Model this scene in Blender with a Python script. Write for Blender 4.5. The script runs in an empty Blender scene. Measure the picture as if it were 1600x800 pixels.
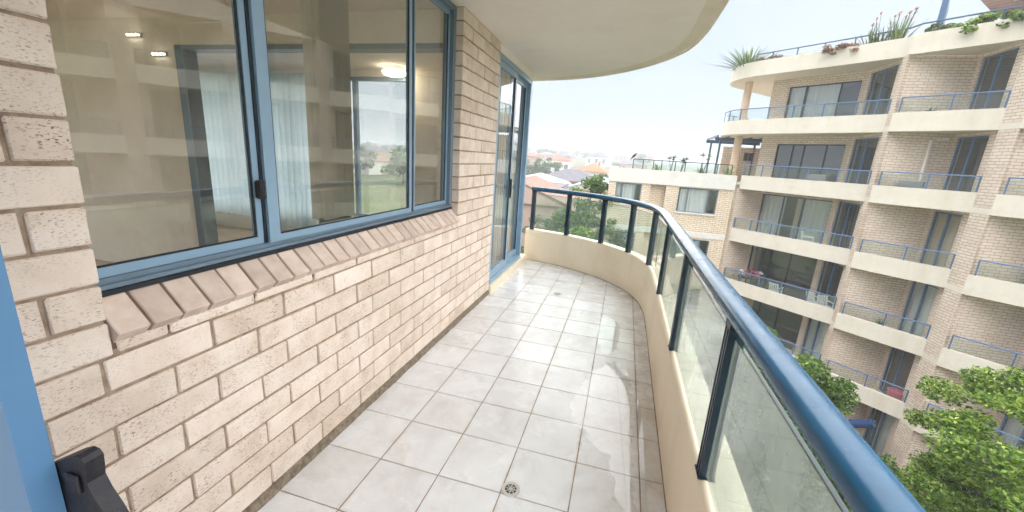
import bpy, bmesh, math, random
import numpy as np
from mathutils import Matrix, Vector

# ------------------------------------------------------------------ camera, sky, sun, exposure
SC = bpy.context.scene
COL = SC.collection
cam = bpy.data.cameras.new('camera')
cam_o = bpy.data.objects.new('camera', cam); COL.objects.link(cam_o)
cam.sensor_width = 36.0; cam.lens = 14.073; cam.clip_start = 0.02; cam.clip_end = 6000
def cam_matrix(loc, yaw, pitch, roll):
    cy, sy = math.cos(yaw), math.sin(yaw)
    f = Vector((-sy*math.cos(pitch), cy*math.cos(pitch), -math.sin(pitch)))
    r = Vector((cy, sy, 0)); u = r.cross(f)
    c, s = math.cos(roll), math.sin(roll)
    r2 = r*c + u*s; u2 = u*c - r*s
    m = Matrix.Identity(4)
    for i in range(3):
        m[i][0] = r2[i]; m[i][1] = u2[i]; m[i][2] = -f[i]; m[i][3] = loc[i]
    return m
cam_o.matrix_world = cam_matrix((0.361, -1.129, 1.454), 0.258277, 0.243092, 0.065906)
SC.camera = cam_o

SUN_EL, SUN_AZ = math.radians(56), math.radians(68)      # azimuth clockwise from +Y
world = bpy.data.worlds.new('World'); SC.world = world; world.use_nodes = True
wn, wl = world.node_tree.nodes, world.node_tree.links
wn.clear()
w_out = wn.new('ShaderNodeOutputWorld'); w_bg = wn.new('ShaderNodeBackground')
w_sky = wn.new('ShaderNodeTexSky'); w_sky.sky_type = 'NISHITA'; w_sky.sun_disc = False
w_sky.sun_elevation = SUN_EL; w_sky.sun_rotation = SUN_AZ
w_sky.air_density = 1.0; w_sky.dust_density = 4.0; w_sky.ozone_density = 1.0
w_mix = wn.new('ShaderNodeMix'); w_mix.data_type = 'RGBA'
w_mix.inputs[0].default_value = 0.965                       # an even, faintly mottled overcast layer over the clear sky
w_tc = wn.new('ShaderNodeTexCoord'); w_ns = wn.new('ShaderNodeTexNoise'); w_ns.inputs['Scale'].default_value = 2.4; w_ns.inputs['Detail'].default_value = 5
w_rp = wn.new('ShaderNodeValToRGB'); w_rp.color_ramp.elements[0].position = 0.3; w_rp.color_ramp.elements[1].position = 0.75
w_rp.color_ramp.elements[0].color = (0.222, 0.254, 0.296, 1); w_rp.color_ramp.elements[1].color = (0.250, 0.276, 0.308, 1)
w_up = wn.new('ShaderNodeVectorMath'); w_up.operation = 'SCALE'; w_up.inputs['Scale'].default_value = 5.0
wl.new(w_tc.outputs['Generated'], w_ns.inputs['Vector']); wl.new(w_ns.outputs[0], w_rp.inputs[0]); wl.new(w_rp.outputs[0], w_up.inputs[0]); wl.new(w_up.outputs[0], w_mix.inputs[7])
wl.new(w_sky.outputs[0], w_mix.inputs[6]); wl.new(w_mix.outputs[2], w_bg.inputs[0])
w_bg.inputs[1].default_value = 0.10
wl.new(w_bg.outputs[0], w_out.inputs[0])

sun = bpy.data.lights.new('sun', 'SUN'); sun.energy = 1.5; sun.angle = math.radians(168); sun.color = (1.0, 0.975, 0.94)
sun_o = bpy.data.objects.new('sun', sun); COL.objects.link(sun_o)
sd = Vector((math.sin(SUN_AZ)*math.cos(SUN_EL), math.cos(SUN_AZ)*math.cos(SUN_EL), math.sin(SUN_EL)))
sun_o.rotation_euler = sd.to_track_quat('Z', 'Y').to_euler(); sun_o.location = sd*60
SC.view_settings.view_transform = 'Standard'; SC.view_settings.look = 'None'
SC.view_settings.gamma = 1.0; SC.view_settings.use_curve_mapping = False
SC.view_settings.exposure = 2.66
cy = SC.cycles
cy.max_bounces = 7; cy.diffuse_bounces = 5; cy.glossy_bounces = 3; cy.transmission_bounces = 4
cy.transparent_max_bounces = 12; cy.volume_bounces = 0; cy.use_adaptive_sampling = True; cy.adaptive_threshold = 0.03; cy.use_denoising = True
cy.caustics_reflective = False; cy.caustics_refractive = False; cy.sample_clamp_indirect = 6

# ------------------------------------------------------------------ helpers
RND = random.Random(7)
def lin(r, g, b):
    f = lambda c: (c/255/12.92) if c/255 <= 0.04045 else ((c/255+0.055)/1.055)**2.4
    return (f(r), f(g), f(b), 1)

class NT:
    """small node-tree writer"""
    def __init__(s, name):
        s.m = bpy.data.materials.new(name); s.m.use_nodes = True
        s.t = s.m.node_tree; s.n = s.t.nodes; s.n.clear()
        s.out = s.n.new('ShaderNodeOutputMaterial')
    def new(s, typ, **kw):
        n = s.n.new(typ)
        for k, v in kw.items(): setattr(n, k, v)
        return n
    def link(s, a, b): s.t.links.new(a, b)
    def coord(s, scale=1.0, rnd=True, uv=False):
        tc = s.new('ShaderNodeTexCoord')
        src = tc.outputs['UV'] if uv else tc.outputs['Object']
        if rnd:
            oi = s.new('ShaderNodeObjectInfo')
            ma = s.new('ShaderNodeVectorMath', operation='MULTIPLY_ADD')
            cb = s.new('ShaderNodeCombineXYZ')
            s.link(oi.outputs['Random'], cb.inputs[0]); s.link(oi.outputs['Random'], cb.inputs[1]); s.link(oi.outputs['Random'], cb.inputs[2])
            ma.inputs[1].default_value = (37, 61, 83)
            s.link(cb.outputs[0], ma.inputs[0]); s.link(src, ma.inputs[2]); src = ma.outputs[0]
        mp = s.new('ShaderNodeMapping')
        mp.inputs['Scale'].default_value = (scale,)*3 if not isinstance(scale, tuple) else scale
        s.link(src, mp.inputs[0]); return mp.outputs[0]
    def noise(s, vec, scale, detail=4, rough=0.55, dist=0):
        n = s.new('ShaderNodeTexNoise'); n.inputs['Scale'].default_value = scale
        n.inputs['Detail'].default_value = detail; n.inputs['Roughness'].default_value = rough
        n.inputs['Distortion'].default_value = dist
        s.link(vec, n.inputs['Vector']); return n.outputs[0]
    def ramp(s, fac, stops):
        r = s.new('ShaderNodeValToRGB'); e = r.color_ramp.elements
        while len(e) < len(stops): e.new(0.5)
        for el, (p, c) in zip(e, stops):
            el.position = p; el.color = c if len(c) == 4 else (*c, 1)
        s.link(fac, r.inputs[0]); return r.outputs[0]
    def mix(s, fac, a, b, mode='MIX'):
        m = s.new('ShaderNodeMix', data_type='RGBA', blend_type=mode)
        for sock, v in ((m.inputs[0], fac), (m.inputs[6], a), (m.inputs[7], b)):
            if isinstance(v, (int, float)): sock.default_value = v
            elif isinstance(v, tuple): sock.default_value = v
            else: s.link(v, sock)
        return m.outputs[2]
    def bsdf(s, color, rough=0.6, spec=0.5, metal=0.0, normal=None):
        b = s.new('ShaderNodeBsdfPrincipled')
        for nm, v in (('Base Color', color), ('Roughness', rough), ('Specular IOR Level', spec), ('Metallic', metal)):
            if isinstance(v, (int, float, tuple)): b.inputs[nm].default_value = v
            else: s.link(v, b.inputs[nm])
        if normal is not None: s.link(normal, b.inputs['Normal'])
        return b
    def bump(s, h, strength=0.3, dist=0.01):
        b = s.new('ShaderNodeBump'); b.inputs['Strength'].default_value = strength; b.inputs['Distance'].default_value = dist
        s.link(h, b.inputs['Height']); return b.outputs[0]
    def done(s, shader):
        s.link(shader.outputs[0], s.out.inputs[0]); return s.m

M = {}
def plain(key, col, rough=0.5, spec=0.5, metal=0.0, var=0.12, nscale=9.0, bump=0.0, bscale=60.0):
    t = NT(key); v = t.coord(1.0)
    f = t.noise(v, nscale, 5, 0.6)
    dark = tuple(c*(1-var) for c in col[:3])+(1,); lite = tuple(min(1, c*(1+var*0.6)) for c in col[:3])+(1,)
    c = t.ramp(f, [(0.3, dark), (0.7, lite)])
    nrm = t.bump(t.noise(v, bscale, 4), bump, 0.004) if bump else None
    r = t.ramp(f, [(0.3, (rough*0.85,)*3), (0.7, (min(1, rough*1.15),)*3)])
    M[key] = t.done(t.bsdf(c, r, spec, metal, nrm)); return M[key]

def glass(key, tint, ior=1.5, dust=0.04, dustcol=(0.7, 0.74, 0.72, 1), rough=0.005, stains=False):
    t = NT(key)
    tr = t.new('ShaderNodeBsdfTransparent'); tr.inputs[0].default_value = tint
    gl = t.new('ShaderNodeBsdfGlossy'); gl.inputs['Roughness'].default_value = rough; gl.inputs[0].default_value = (0.95, 0.97, 1, 1)
    fr = t.new('ShaderNodeFresnel'); fr.inputs[0].default_value = ior
    df = t.new('ShaderNodeBsdfDiffuse'); df.inputs[0].default_value = dustcol
    m1 = t.new('ShaderNodeMixShader'); m2 = t.new('ShaderNodeMixShader')
    if stains:
        v = t.coord((1.0, 1.0, 0.35), rnd=True)
        f = t.ramp(t.noise(v, 9, 6, 0.65), [(0.3, (dust*0.65,)*3), (0.8, (dust*1.35,)*3)])
        t.link(f, m1.inputs[0])
    else: m1.inputs[0].default_value = dust
    t.link(tr.outputs[0], m1.inputs[1]); t.link(df.outputs[0], m1.inputs[2])
    gm = t.new('ShaderNodeNewGeometry'); ns = t.new('ShaderNodeMath', operation='SUBTRACT'); ns.inputs[0].default_value = 1.0
    t.link(gm.outputs['Backfacing'], ns.inputs[1]); mu = t.new('ShaderNodeMath', operation='MULTIPLY')      # reflect once, at the outer face
    t.link(fr.outputs[0], mu.inputs[0]); t.link(ns.outputs[0], mu.inputs[1])
    t.link(mu.outputs[0], m2.inputs[0]); t.link(m1.outputs[0], m2.inputs[1]); t.link(gl.outputs[0], m2.inputs[2])
    M[key] = t.done(m2); return M[key]

class MB:
    """collects geometry; build() links it as one mesh object"""
    def __init__(s): s.v = []; s.f = []
    def face(s, pts):
        i = len(s.v); s.v += [tuple(p) for p in pts]; s.f.append(tuple(range(i, i+len(pts)))); return s
    def hexa(s, b, t):
        i = len(s.v); s.v += [tuple(p) for p in b]+[tuple(p) for p in t]
        n = len(b)
        s.f.append(tuple(i+k for k in reversed(range(n)))); s.f.append(tuple(i+n+k for k in range(n)))
        for k in range(n): s.f.append((i+k, i+(k+1) % n, i+n+(k+1) % n, i+n+k))
        return s
    def box(s, x0, x1, y0, y1, z0, z1):
        q = [(x0, y0), (x1, y0), (x1, y1), (x0, y1)]
        return s.hexa([(x, y, z0) for x, y in q], [(x, y, z1) for x, y in q])
    def obox(s, o, d, s0, s1, w0, w1, z0, z1):
        nx, ny = -d[1], d[0]
        P = lambda a, b: (o[0]+d[0]*a+nx*b, o[1]+d[1]*a+ny*b)
        q = [P(s0, w0), P(s1, w0), P(s1, w1), P(s0, w1)]
        return s.hexa([(x, y, z0) for x, y in q], [(x, y, z1) for x, y in q])
    def cbox(s, x0, x1, y0, y1, z0, z1, c):
        """box with chamfered edges"""
        X, Y, Z = (x0, x1), (y0, y1), (z0, z1); i = len(s.v); idx = {}
        for a in (0, 1):
            for b in (0, 1):
                for g in (0, 1):
                    for ax in range(3):
                        p = [X[a], Y[b], Z[g]]; sg = (1 if a == 0 else -1, 1 if b == 0 else -1, 1 if g == 0 else -1)
                        for k in range(3):
                            if k != ax: p[k] += sg[k]*c
                        idx[(a, b, g, ax)] = len(s.v); s.v.append(tuple(p))
        F = []
        for ax in range(3):
            o1, o2 = [(1, 2), (2, 0), (0, 1)][ax]
            for side in (0, 1):
                q = []
                for (u, w) in ((0, 0), (1, 0), (1, 1), (0, 1)):
                    k = [0, 0, 0]; k[ax] = side; k[o1] = u; k[o2] = w; q.append(idx[(*k, ax)])
                F.append(tuple(q) if side else tuple(reversed(q)))
        for ax in range(3):          # edges parallel to ax
            o1, o2 = [(1, 2), (2, 0), (0, 1)][ax]
            for u in (0, 1):
                for w in (0, 1):
                    k0 = [0, 0, 0]; k1 = [0, 0, 0]
                    k0[ax] = 0; k1[ax] = 1
                    for k in (k0, k1): k[o1] = u; k[o2] = w
                    F.append((idx[(*k0, o1)], idx[(*k1, o1)], idx[(*k1, o2)], idx[(*k0, o2)]))
        for a in (0, 1):
            for b in (0, 1):
                for g in (0, 1): F.append(tuple(idx[(a, b, g, ax)] for ax in range(3)))
        s.f += F; return s
    def tube(s, path, r, n=8, cap=True, squash=None):
        """path: list of 3-D points, r: radius or list"""
        path = [Vector(p) for p in path]; rs = r if isinstance(r, (list, tuple)) else [r]*len(path)
        i0 = len(s.v); up = Vector((0, 0, 1))
        for k, p in enumerate(path):
            d = (path[min(k+1, len(path)-1)]-path[max(k-1, 0)]).normalized()
            a = d.cross(up)
            if a.length < 1e-3: a = Vector((1, 0, 0))
            a.normalize(); b = a.cross(d).normalized()
            for j in range(n):
                an = 2*math.pi*j/n
                s.v.append(tuple(p+a*math.cos(an)*rs[k]+b*math.sin(an)*rs[k]))
        for k in range(len(path)-1):
            for j in range(n):
                s.f.append((i0+k*n+j, i0+k*n+(j+1) % n, i0+(k+1)*n+(j+1) % n, i0+(k+1)*n+j))
        if cap:
            s.f.append(tuple(i0+j for j in reversed(range(n)))); e = i0+(len(path)-1)*n
            s.f.append(tuple(e+j for j in range(n)))
        return s
    def prism(s, poly, z0, z1):
        return s.hexa([(x, y, z0) for x, y in poly], [(x, y, z1) for x, y in poly])
    def lathe(s, c, prof, n=16):
        i0 = len(s.v)
        for r, z in prof:
            for j in range(n):
                a = 2*math.pi*j/n; s.v.append((c[0]+r*math.cos(a), c[1]+r*math.sin(a), c[2]+z))
        for k in range(len(prof)-1):
            for j in range(n):
                s.f.append((i0+k*n+j, i0+k*n+(j+1) % n, i0+(k+1)*n+(j+1) % n, i0+(k+1)*n+j))
        s.f.append(tuple(i0+j for j in reversed(range(n)))); e = i0+(len(prof)-1)*n
        s.f.append(tuple(e+j for j in range(n))); return s
    def sweep(s, path, prof, closed=True):
        """path: 2-D points, prof: (offset to the right of travel, z)"""
        i0 = len(s.v); m = len(prof)
        for k, p in enumerate(path):
            a = path[max(k-1, 0)]; b = path[min(k+1, len(path)-1)]
            d = Vector((b[0]-a[0], b[1]-a[1])).normalized(); nr = (d[1], -d[0])
            for o, z in prof: s.v.append((p[0]+nr[0]*o, p[1]+nr[1]*o, z))
        for k in range(len(path)-1):
            for j in range(m if closed else m-1):
                s.f.append((i0+k*m+j, i0+(k+1)*m+j, i0+(k+1)*m+(j+1) % m, i0+k*m+(j+1) % m))
        if closed:
            s.f.append(tuple(i0+j for j in range(m))); e = i0+(len(path)-1)*m
            s.f.append(tuple(e+j for j in reversed(range(m))))
        return s
    def mesh(s, name, mat, uv=False, smooth=False):
        me = bpy.data.meshes.new(name); me.from_pydata(s.v, [], s.f)
        bm = bmesh.new(); bm.from_mesh(me); bmesh.ops.recalc_face_normals(bm, faces=bm.faces)
        if uv:
            L = bm.loops.layers.uv.new('UVMap')
            for f in bm.faces:
                n = f.normal
                if abs(n.z) > 0.8:
                    for l in f.loops: l[L].uv = (l.vert.co.x, l.vert.co.y)
                else:
                    h = math.hypot(n.x, n.y); t = (-n.y/h, n.x/h)
                    for l in f.loops: l[L].uv = (l.vert.co.x*t[0]+l.vert.co.y*t[1], l.vert.co.z)
        bm.to_mesh(me); bm.free()
        if smooth:
            for p in me.polygons: p.use_smooth = True
            try: me.set_sharp_from_angle(angle=math.radians(38))
            except Exception: pass
        me.materials.append(mat if not isinstance(mat, str) else M[mat]); return me
    def build(s, name, mat, parent=None, uv=False, smooth=False, loc=(0, 0, 0)):
        return link(name, s.mesh(name, mat, uv, smooth), parent, loc)

def link(name, me, parent=None, loc=(0, 0, 0), rz=0):
    o = bpy.data.objects.new(name, me); COL.objects.link(o); o.location = loc
    if rz: o.rotation_euler = (0, 0, rz)
    if parent is not None: o.parent = parent
    return o
def tag(o, label=None, cat=None, group=None, kind=None):
    if label: o['label'] = label
    if cat: o['category'] = cat
    if group: o['group'] = group
    if kind: o['kind'] = kind
    return o
def empty(name, loc=(0, 0, 0), rz=0, **k):
    o = bpy.data.objects.new(name, None); COL.objects.link(o); o.location = loc; o.rotation_euler = (0, 0, rz)
    o.empty_display_size = 0.2
    return tag(o, **k)
def spline(pts, n=8):
    out = []; P = [pts[0]]+list(pts)+[pts[-1]]
    for i in range(1, len(P)-2):
        for k in range(n):
            t = k/n; q = []
            for a, b, c, d in zip(P[i-1], P[i], P[i+1], P[i+2]):
                q.append(0.5*(2*b+(c-a)*t+(2*a-5*b+4*c-d)*t*t+(3*b-a-3*c+d)*t**3))
            out.append(tuple(q))
    out.append(tuple(pts[-1])); return out
def wall_seg(mb, p0, p1, z0, z1, th, openings=()):
    """wall from p0 to p1 (thickness to the left of travel) with openings (s0, s1, za, zb)"""
    d = (p1[0]-p0[0], p1[1]-p0[1]); Ln = math.hypot(*d); d = (d[0]/Ln, d[1]/Ln)
    cuts = sorted({0.0, Ln, *[o[0] for o in openings], *[o[1] for o in openings]})
    for a, b in zip(cuts, cuts[1:]):
        if b-a < 1e-4: continue
        mid = (a+b)/2; ops = sorted([o for o in openings if o[0] <= mid <= o[1]], key=lambda o: o[2])
        z = z0
        for o in ops:
            if o[2]-z > 1e-4: mb.obox(p0, d, a, b, 0, th, z, o[2])
            z = o[3]
        if z1-z > 1e-4: mb.obox(p0, d, a, b, 0, th, z, z1)
    return d, Ln

# ------------------------------------------------------------------ materials
def make_materials():
    # near brick: pale cream, wire-cut pits, browner towards the arrises
    t = NT('cream_brick'); v = t.coord(1.0); oi = t.new('ShaderNodeObjectInfo')
    big = t.noise(v, 7, 5, 0.6)
    base = t.ramp(big, [(0.28, lin(211, 194, 179)), (0.5, lin(227, 212, 200)), (0.74, lin(236, 225, 216))])
    tone = t.ramp(oi.outputs['Random'], [(0.0, (0.90, 0.87, 0.84)), (0.3, (0.97, 0.955, 0.935)), (1.0, (1.04, 1.03, 1.02))])
    base = t.mix(1.0, base, tone, 'MULTIPLY')
    smear = t.ramp(t.noise(v, 3.1, 6, 0.7, 0.8), [(0.58, (0, 0, 0)), (0.74, (0.55,)*3)]); base = t.mix(smear, base, lin(214, 194, 172))
    vs = t.coord((1.0, 0.55, 1.6))
    pits = t.noise(vs, 190, 3, 0.6)
    pm = t.ramp(pits, [(0.56, (0, 0, 0)), (0.64, (1, 1, 1))])
    reg = t.mix(1.0, t.ramp(t.noise(v, 13, 4), [(0.36, (0.05,)*3), (0.62, (0.95,)*3)]), t.ramp(oi.outputs['Random'], [(0.0, (1, 1, 1)), (0.5, (0.8,)*3), (1.0, (0.45,)*3)]), 'MULTIPLY')
    pm2 = t.mix(1.0, pm, reg, 'MULTIPLY')
    colr = t.mix(pm2, base, lin(126, 92, 68))
    fine = t.noise(v, 420, 3, 0.7)
    h = t.mix(0.55, pm2, fine)
    inv = t.new('ShaderNodeInvert'); t.link(h, inv.inputs[1])
    M['brick'] = t.done(t.bsdf(colr, 0.86, 0.25, 0, t.bump(inv.outputs[0], 0.45, 0.004)))
    t = NT('mortar'); v = t.coord(1.0, rnd=False)
    c = t.ramp(t.noise(v, 22, 6, 0.65), [(0.3, lin(136, 114, 97)), (0.55, lin(168, 148, 130)), (0.75, lin(190, 172, 155))])
    M['mortar'] = t.done(t.bsdf(c, 0.95, 0.15, 0, t.bump(t.noise(v, 240, 4, 0.7), 0.7, 0.005)))
    t = NT('mortar_dirty'); v = t.coord(1.0, rnd=False)
    c = t.ramp(t.noise(v, 30, 7, 0.75), [(0.3, lin(84, 72, 62)), (0.5, lin(140, 126, 110)), (0.72, lin(172, 158, 140))])
    M['mortar_dirty'] = t.done(t.bsdf(c, 0.95, 0.15, 0, t.bump(t.noise(v, 90, 5, 0.7), 0.9, 0.012)))
    # sill brick: smooth pinkish cream
    t = NT('sill_brick'); v = t.coord(1.0); oi = t.new('ShaderNodeObjectInfo')
    c = t.ramp(t.noise(v, 14, 6, 0.62), [(0.25, lin(196, 174, 160)), (0.5, lin(214, 195, 183)), (0.75, lin(226, 210, 200))])
    c = t.mix(1.0, c, t.ramp(oi.outputs['Random'], [(0, (0.84, 0.82, 0.8)), (1, (1.03, 1.02, 1.01))]), 'MULTIPLY')
    M['sill_brick'] = t.done(t.bsdf(c, 0.8, 0.3, 0, t.bump(t.noise(v, 150, 4), 0.25, 0.003)))
    # floor tile
    t = NT('floor_tile'); v = t.coord(1.0); oi = t.new('ShaderNodeObjectInfo'); wv = t.coord(1.0, rnd=False)
    tc = t.new('ShaderNodeNewGeometry')
    cl = t.noise(v, 5.5, 7, 0.6, 0.6)
    c = t.ramp(cl, [(0.25, lin(205, 202, 202)), (0.5, lin(219, 218, 220)), (0.75, lin(228, 228, 231))])
    c = t.mix(1.0, c, t.ramp(oi.outputs['Random'], [(0, (0.93, 0.92, 0.905)), (1, (1.02, 1.02, 1.02))]), 'MULTIPLY')
    st = t.noise(tc.outputs['Position'], 2.2, 8, 0.7, 0.4)
    sm = t.ramp(st, [(0.56, (0, 0, 0)), (0.74, (0.5,)*3)])
    c = t.mix(sm, c, lin(176, 160, 138))
    lo = t.new('ShaderNodeSeparateXYZ'); t.link(wv, lo.inputs[0]); ab = []
    for q in (0, 1):
        m_ = t.new('ShaderNodeMath', operation='ABSOLUTE'); t.link(lo.outputs[q], m_.inputs[0]); ab.append(m_.outputs[0])
    mx_ = t.new('ShaderNodeMath', operation='MAXIMUM'); t.link(ab[0], mx_.inputs[0]); t.link(ab[1], mx_.inputs[1])
    edge = t.ramp(mx_.outputs[0], [(0.132, (0, 0, 0)), (0.151, (0.6,)*3)])                 # dirt creeping in from the joints
    em = t.mix(1.0, edge, t.ramp(t.noise(tc.outputs['Position'], 4.2, 6, 0.7), [(0.48, (0, 0, 0)), (0.74, (1, 1, 1))]), 'MULTIPLY')
    c = t.mix(em, c, lin(178, 152, 122))
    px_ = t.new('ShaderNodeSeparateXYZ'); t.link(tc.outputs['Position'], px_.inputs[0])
    kerb_tan = t.mix(1.0, t.ramp(px_.outputs[0], [(0.34, (0, 0, 0)), (0.62, (0.8,)*3)]), t.ramp(t.noise(tc.outputs['Position'], 2.6, 7, 0.7, 0.5), [(0.38, (0.2,)*3), (0.62, (1, 1, 1))]), 'MULTIPLY')
    c = t.mix(kerb_tan, c, lin(184, 172, 158))                                                  # patchy tan tone, stronger towards the parapet
    sp = t.ramp(t.noise(tc.outputs['Position'], 60, 3, 0.6), [(0.70, (0, 0, 0)), (0.78, (0.6,)*3)])
    c = t.mix(sp, c, lin(150, 138, 120))
    r = t.ramp(t.noise(tc.outputs['Position'], 3.5, 6, 0.65), [(0.3, (0.15,)*3), (0.7, (0.36,)*3)])
    M['tile'] = t.done(t.bsdf(c, r, 0.36, 0, t.bump(t.noise(v, 40, 5), 0.05, 0.002)))
    plain('grout', lin(156, 136, 118), 0.9, 0.2, var=0.45, nscale=6)
    plain('sill_mortar', lin(104, 86, 72), 0.95, 0.15, var=0.3, nscale=18)
    plain('steel', lin(205, 200, 195), 0.3, 0.5, 0.35)
    plain('black_void', lin(22, 20, 20), 0.8, 0.2)
    # painted render
    def render_paint(key, a, b, streak):
        t = NT(key); v = t.coord(1.0, rnd=False); vs = t.coord((1.0, 1.0, 0.22), rnd=False)
        c = t.ramp(t.noise(v, 3.0, 6, 0.6), [(0.3, a), (0.7, b)])
        f = t.ramp(t.noise(vs, 4.5, 4, 0.5), [(0.52, (0, 0, 0)), (0.85, (0.32,)*3)])
        c = t.mix(f, c, streak)
        bl_ = t.ramp(t.noise(v, 0.8, 7, 0.72, 0.5), [(0.55, (0, 0, 0)), (0.75, (0.45,)*3)]); c = t.mix(bl_, c, streak)
        sp = t.ramp(t.noise(v, 34, 4, 0.7), [(0.70, (0, 0, 0)), (0.76, (0.5,)*3)]); c = t.mix(sp, c, tuple(q*0.6 for q in streak[:3])+(1,))
        M[key] = t.done(t.bsdf(c, 0.62, 0.35, 0, t.bump(t.noise(v, 160, 4), 0.16, 0.004)))
    render_paint('parapet_paint', lin(232, 216, 192), lin(238, 223, 201), lin(190, 168, 136))
    render_paint('fascia_paint', lin(230, 219, 204), lin(237, 228, 215), lin(208, 190, 164))
    render_paint('white_paint', lin(222, 218, 212), lin(230, 227, 222), lin(214, 206, 194))
    render_paint('soffit_paint', lin(245, 236, 230), lin(248, 241, 236), lin(231, 221, 208))
    render_paint('peach_paint', lin(226, 197, 170), lin(232, 205, 180), lin(206, 178, 150))
    # aluminium paints
    plain('frame_blue', lin(138, 166, 190), 0.34, 0.5, 0.1, var=0.07, nscale=4)
    plain('frame_grey_blue', lin(112, 131, 147), 0.36, 0.5, 0.1, var=0.08, nscale=4)
    plain('frame_dark', lin(36, 42, 50), 0.45, 0.4)
    plain('rail_blue', lin(30, 72, 98), 0.15, 0.6, 0.1, var=0.10, nscale=7)
    t = NT('rail_blue'); v = t.coord(1.0, rnd=False)
    c = t.ramp(t.noise(v, 5, 6, 0.65), [(0.3, lin(28, 78, 112)), (0.7, lin(40, 96, 132))])
    ch = t.ramp(t.noise(v, 75, 4, 0.7), [(0.70, (0, 0, 0)), (0.74, (0.7,)*3)]); c = t.mix(ch, c, lin(120, 146, 160))
    r = t.ramp(t.noise(v, 11, 6, 0.7), [(0.3, (0.11,)*3), (0.75, (0.34,)*3)])
    M['rail_blue'] = t.done(t.bsdf(c, r, 0.34, 0.0, t.bump(t.noise(v, 9, 3), 0.06, 0.01)))
    plain('post_blue', lin(28, 48, 66), 0.32, 0.5, 0.1, var=0.14, nscale=12)
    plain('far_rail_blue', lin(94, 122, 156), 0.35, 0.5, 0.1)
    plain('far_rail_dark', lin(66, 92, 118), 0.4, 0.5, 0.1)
    plain('door_leaf_blue', lin(82, 120, 158), 0.42, 0.45, var=0.04, nscale=3)
    plain('latch_black', lin(34, 33, 40), 0.5, 0.4, var=0.7, nscale=26, bump=0.4, bscale=120)
    glass('window_glass', (0.95, 0.96, 0.95, 1), 2.15, 0.012)
    glass('rail_glass', (0.88, 0.945, 0.915, 1), 1.75, 0.32, (0.78, 0.85, 0.81, 1), 0.012, True)
    glass('rail_glass_clear', (0.88, 0.945, 0.915, 1), 1.5, 0.09, (0.78, 0.85, 0.81, 1), 0.012, True)
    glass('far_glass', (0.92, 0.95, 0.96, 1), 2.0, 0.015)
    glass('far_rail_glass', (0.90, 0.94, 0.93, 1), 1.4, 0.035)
    plain('glass_edge', lin(44, 78, 78), 0.2, 0.5)
    # interiors
    plain('room_wall', lin(244, 238, 228), 0.85, 0.2, var=0.05)
    plain('room_floor', lin(206, 178, 150), 0.45, 0.4, var=0.2)
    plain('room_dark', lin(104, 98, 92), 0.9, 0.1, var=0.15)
    def cloth(key, col, trans):
        t = NT(key); v = t.coord(1.0)
        c = t.ramp(t.noise(v, 20, 3), [(0.3, tuple(x*0.94 for x in col[:3])), (0.7, col[:3])])
        d = t.new('ShaderNodeBsdfDiffuse'); tr = t.new('ShaderNodeBsdfTranslucent'); mx = t.new('ShaderNodeMixShader')
        t.link(c, d.inputs[0]); t.link(c, tr.inputs[0]); mx.inputs[0].default_value = trans
        t.link(d.outputs[0], mx.inputs[1]); t.link(tr.outputs[0], mx.inputs[2]); M[key] = t.done(mx)
    cloth('blind_pale', lin(226, 242, 251), 0.75)
    cloth('blind_taupe', lin(196, 188, 168), 0.3)
    cloth('curtain_white', lin(240, 238, 234), 0.14)
    cloth('curtain_tan', lin(222, 202, 174), 0.14)
    cloth('canvas_blue', lin(70, 92, 140), 0.25)
    # far brick: drawn courses, the bricks are under the size where they could be picked apart
    def far_brick(key, a, b, mort):
        t = NT(key); uv = t.coord(1.0, rnd=False, uv=True)
        br = t.new('ShaderNodeTexBrick'); br.offset = 0.4
        br.inputs['Scale'].default_value = 1.0; br.inputs['Brick Width'].default_value = 0.30; br.inputs['Row Height'].default_value = 0.10
        br.inputs['Mortar Size'].default_value = 0.009; br.inputs['Mortar Smooth'].default_value = 0.15; br.inputs['Bias'].default_value = 0.0
        br.inputs['Color1'].default_value = a; br.inputs['Color2'].default_value = b; br.inputs['Mortar'].default_value = mort
        t.link(uv, br.inputs[0])
        f = t.noise(uv, 0.9, 6, 0.6)
        c = t.mix(1.0, br.outputs[0], t.ramp(f, [(0.3, (0.87, 0.85, 0.82)), (0.7, (1.04, 1.04, 1.04))]), 'MULTIPLY')
        inv = t.new('ShaderNodeInvert'); t.link(br.outputs[1], inv.inputs[1])
        M[key] = t.done(t.bsdf(c, 0.85, 0.25, 0, t.bump(inv.outputs[0], 0.25, 0.01)))
    far_brick('far_brick', lin(228, 210, 194), lin(238, 223, 210), lin(176, 150, 130))
    far_brick('wing_brick', lin(232, 214, 192), lin(240, 225, 206), lin(160, 130, 104))
    # plants
    def leaf(key, dark, mid, lite, trans=0.35):
        t = NT(key); g = t.new('ShaderNodeNewGeometry')
        c = t.ramp(g.outputs['Random Per Island'], [(0.0, dark), (0.55, mid), (1.0, lite)])
        tcl = t.noise(t.coord(1.0), 1.1, 3, 0.6)
        c = t.mix(1.0, c, t.ramp(tcl, [(0.28, (0.55, 0.64, 0.55)), (0.5, (0.95, 0.95, 0.9)), (0.72, (1.3, 1.2, 1.05))]), 'MULTIPLY')
        b = t.bsdf(c, 0.5, 0.4); tr = t.new('ShaderNodeBsdfTranslucent'); t.link(c, tr.inputs[0])
        mx = t.new('ShaderNodeMixShader'); mx.inputs[0].default_value = trans
        t.link(b.outputs[0], mx.inputs[1]); t.link(tr.outputs[0], mx.inputs[2]); M[key] = t.done(mx)
    leaf('leaf_lime', lin(56, 88, 28), lin(118, 152, 54), lin(186, 204, 104))
    leaf('leaf_mid', lin(48, 80, 34), lin(96, 132, 56), lin(156, 180, 92))
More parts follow.
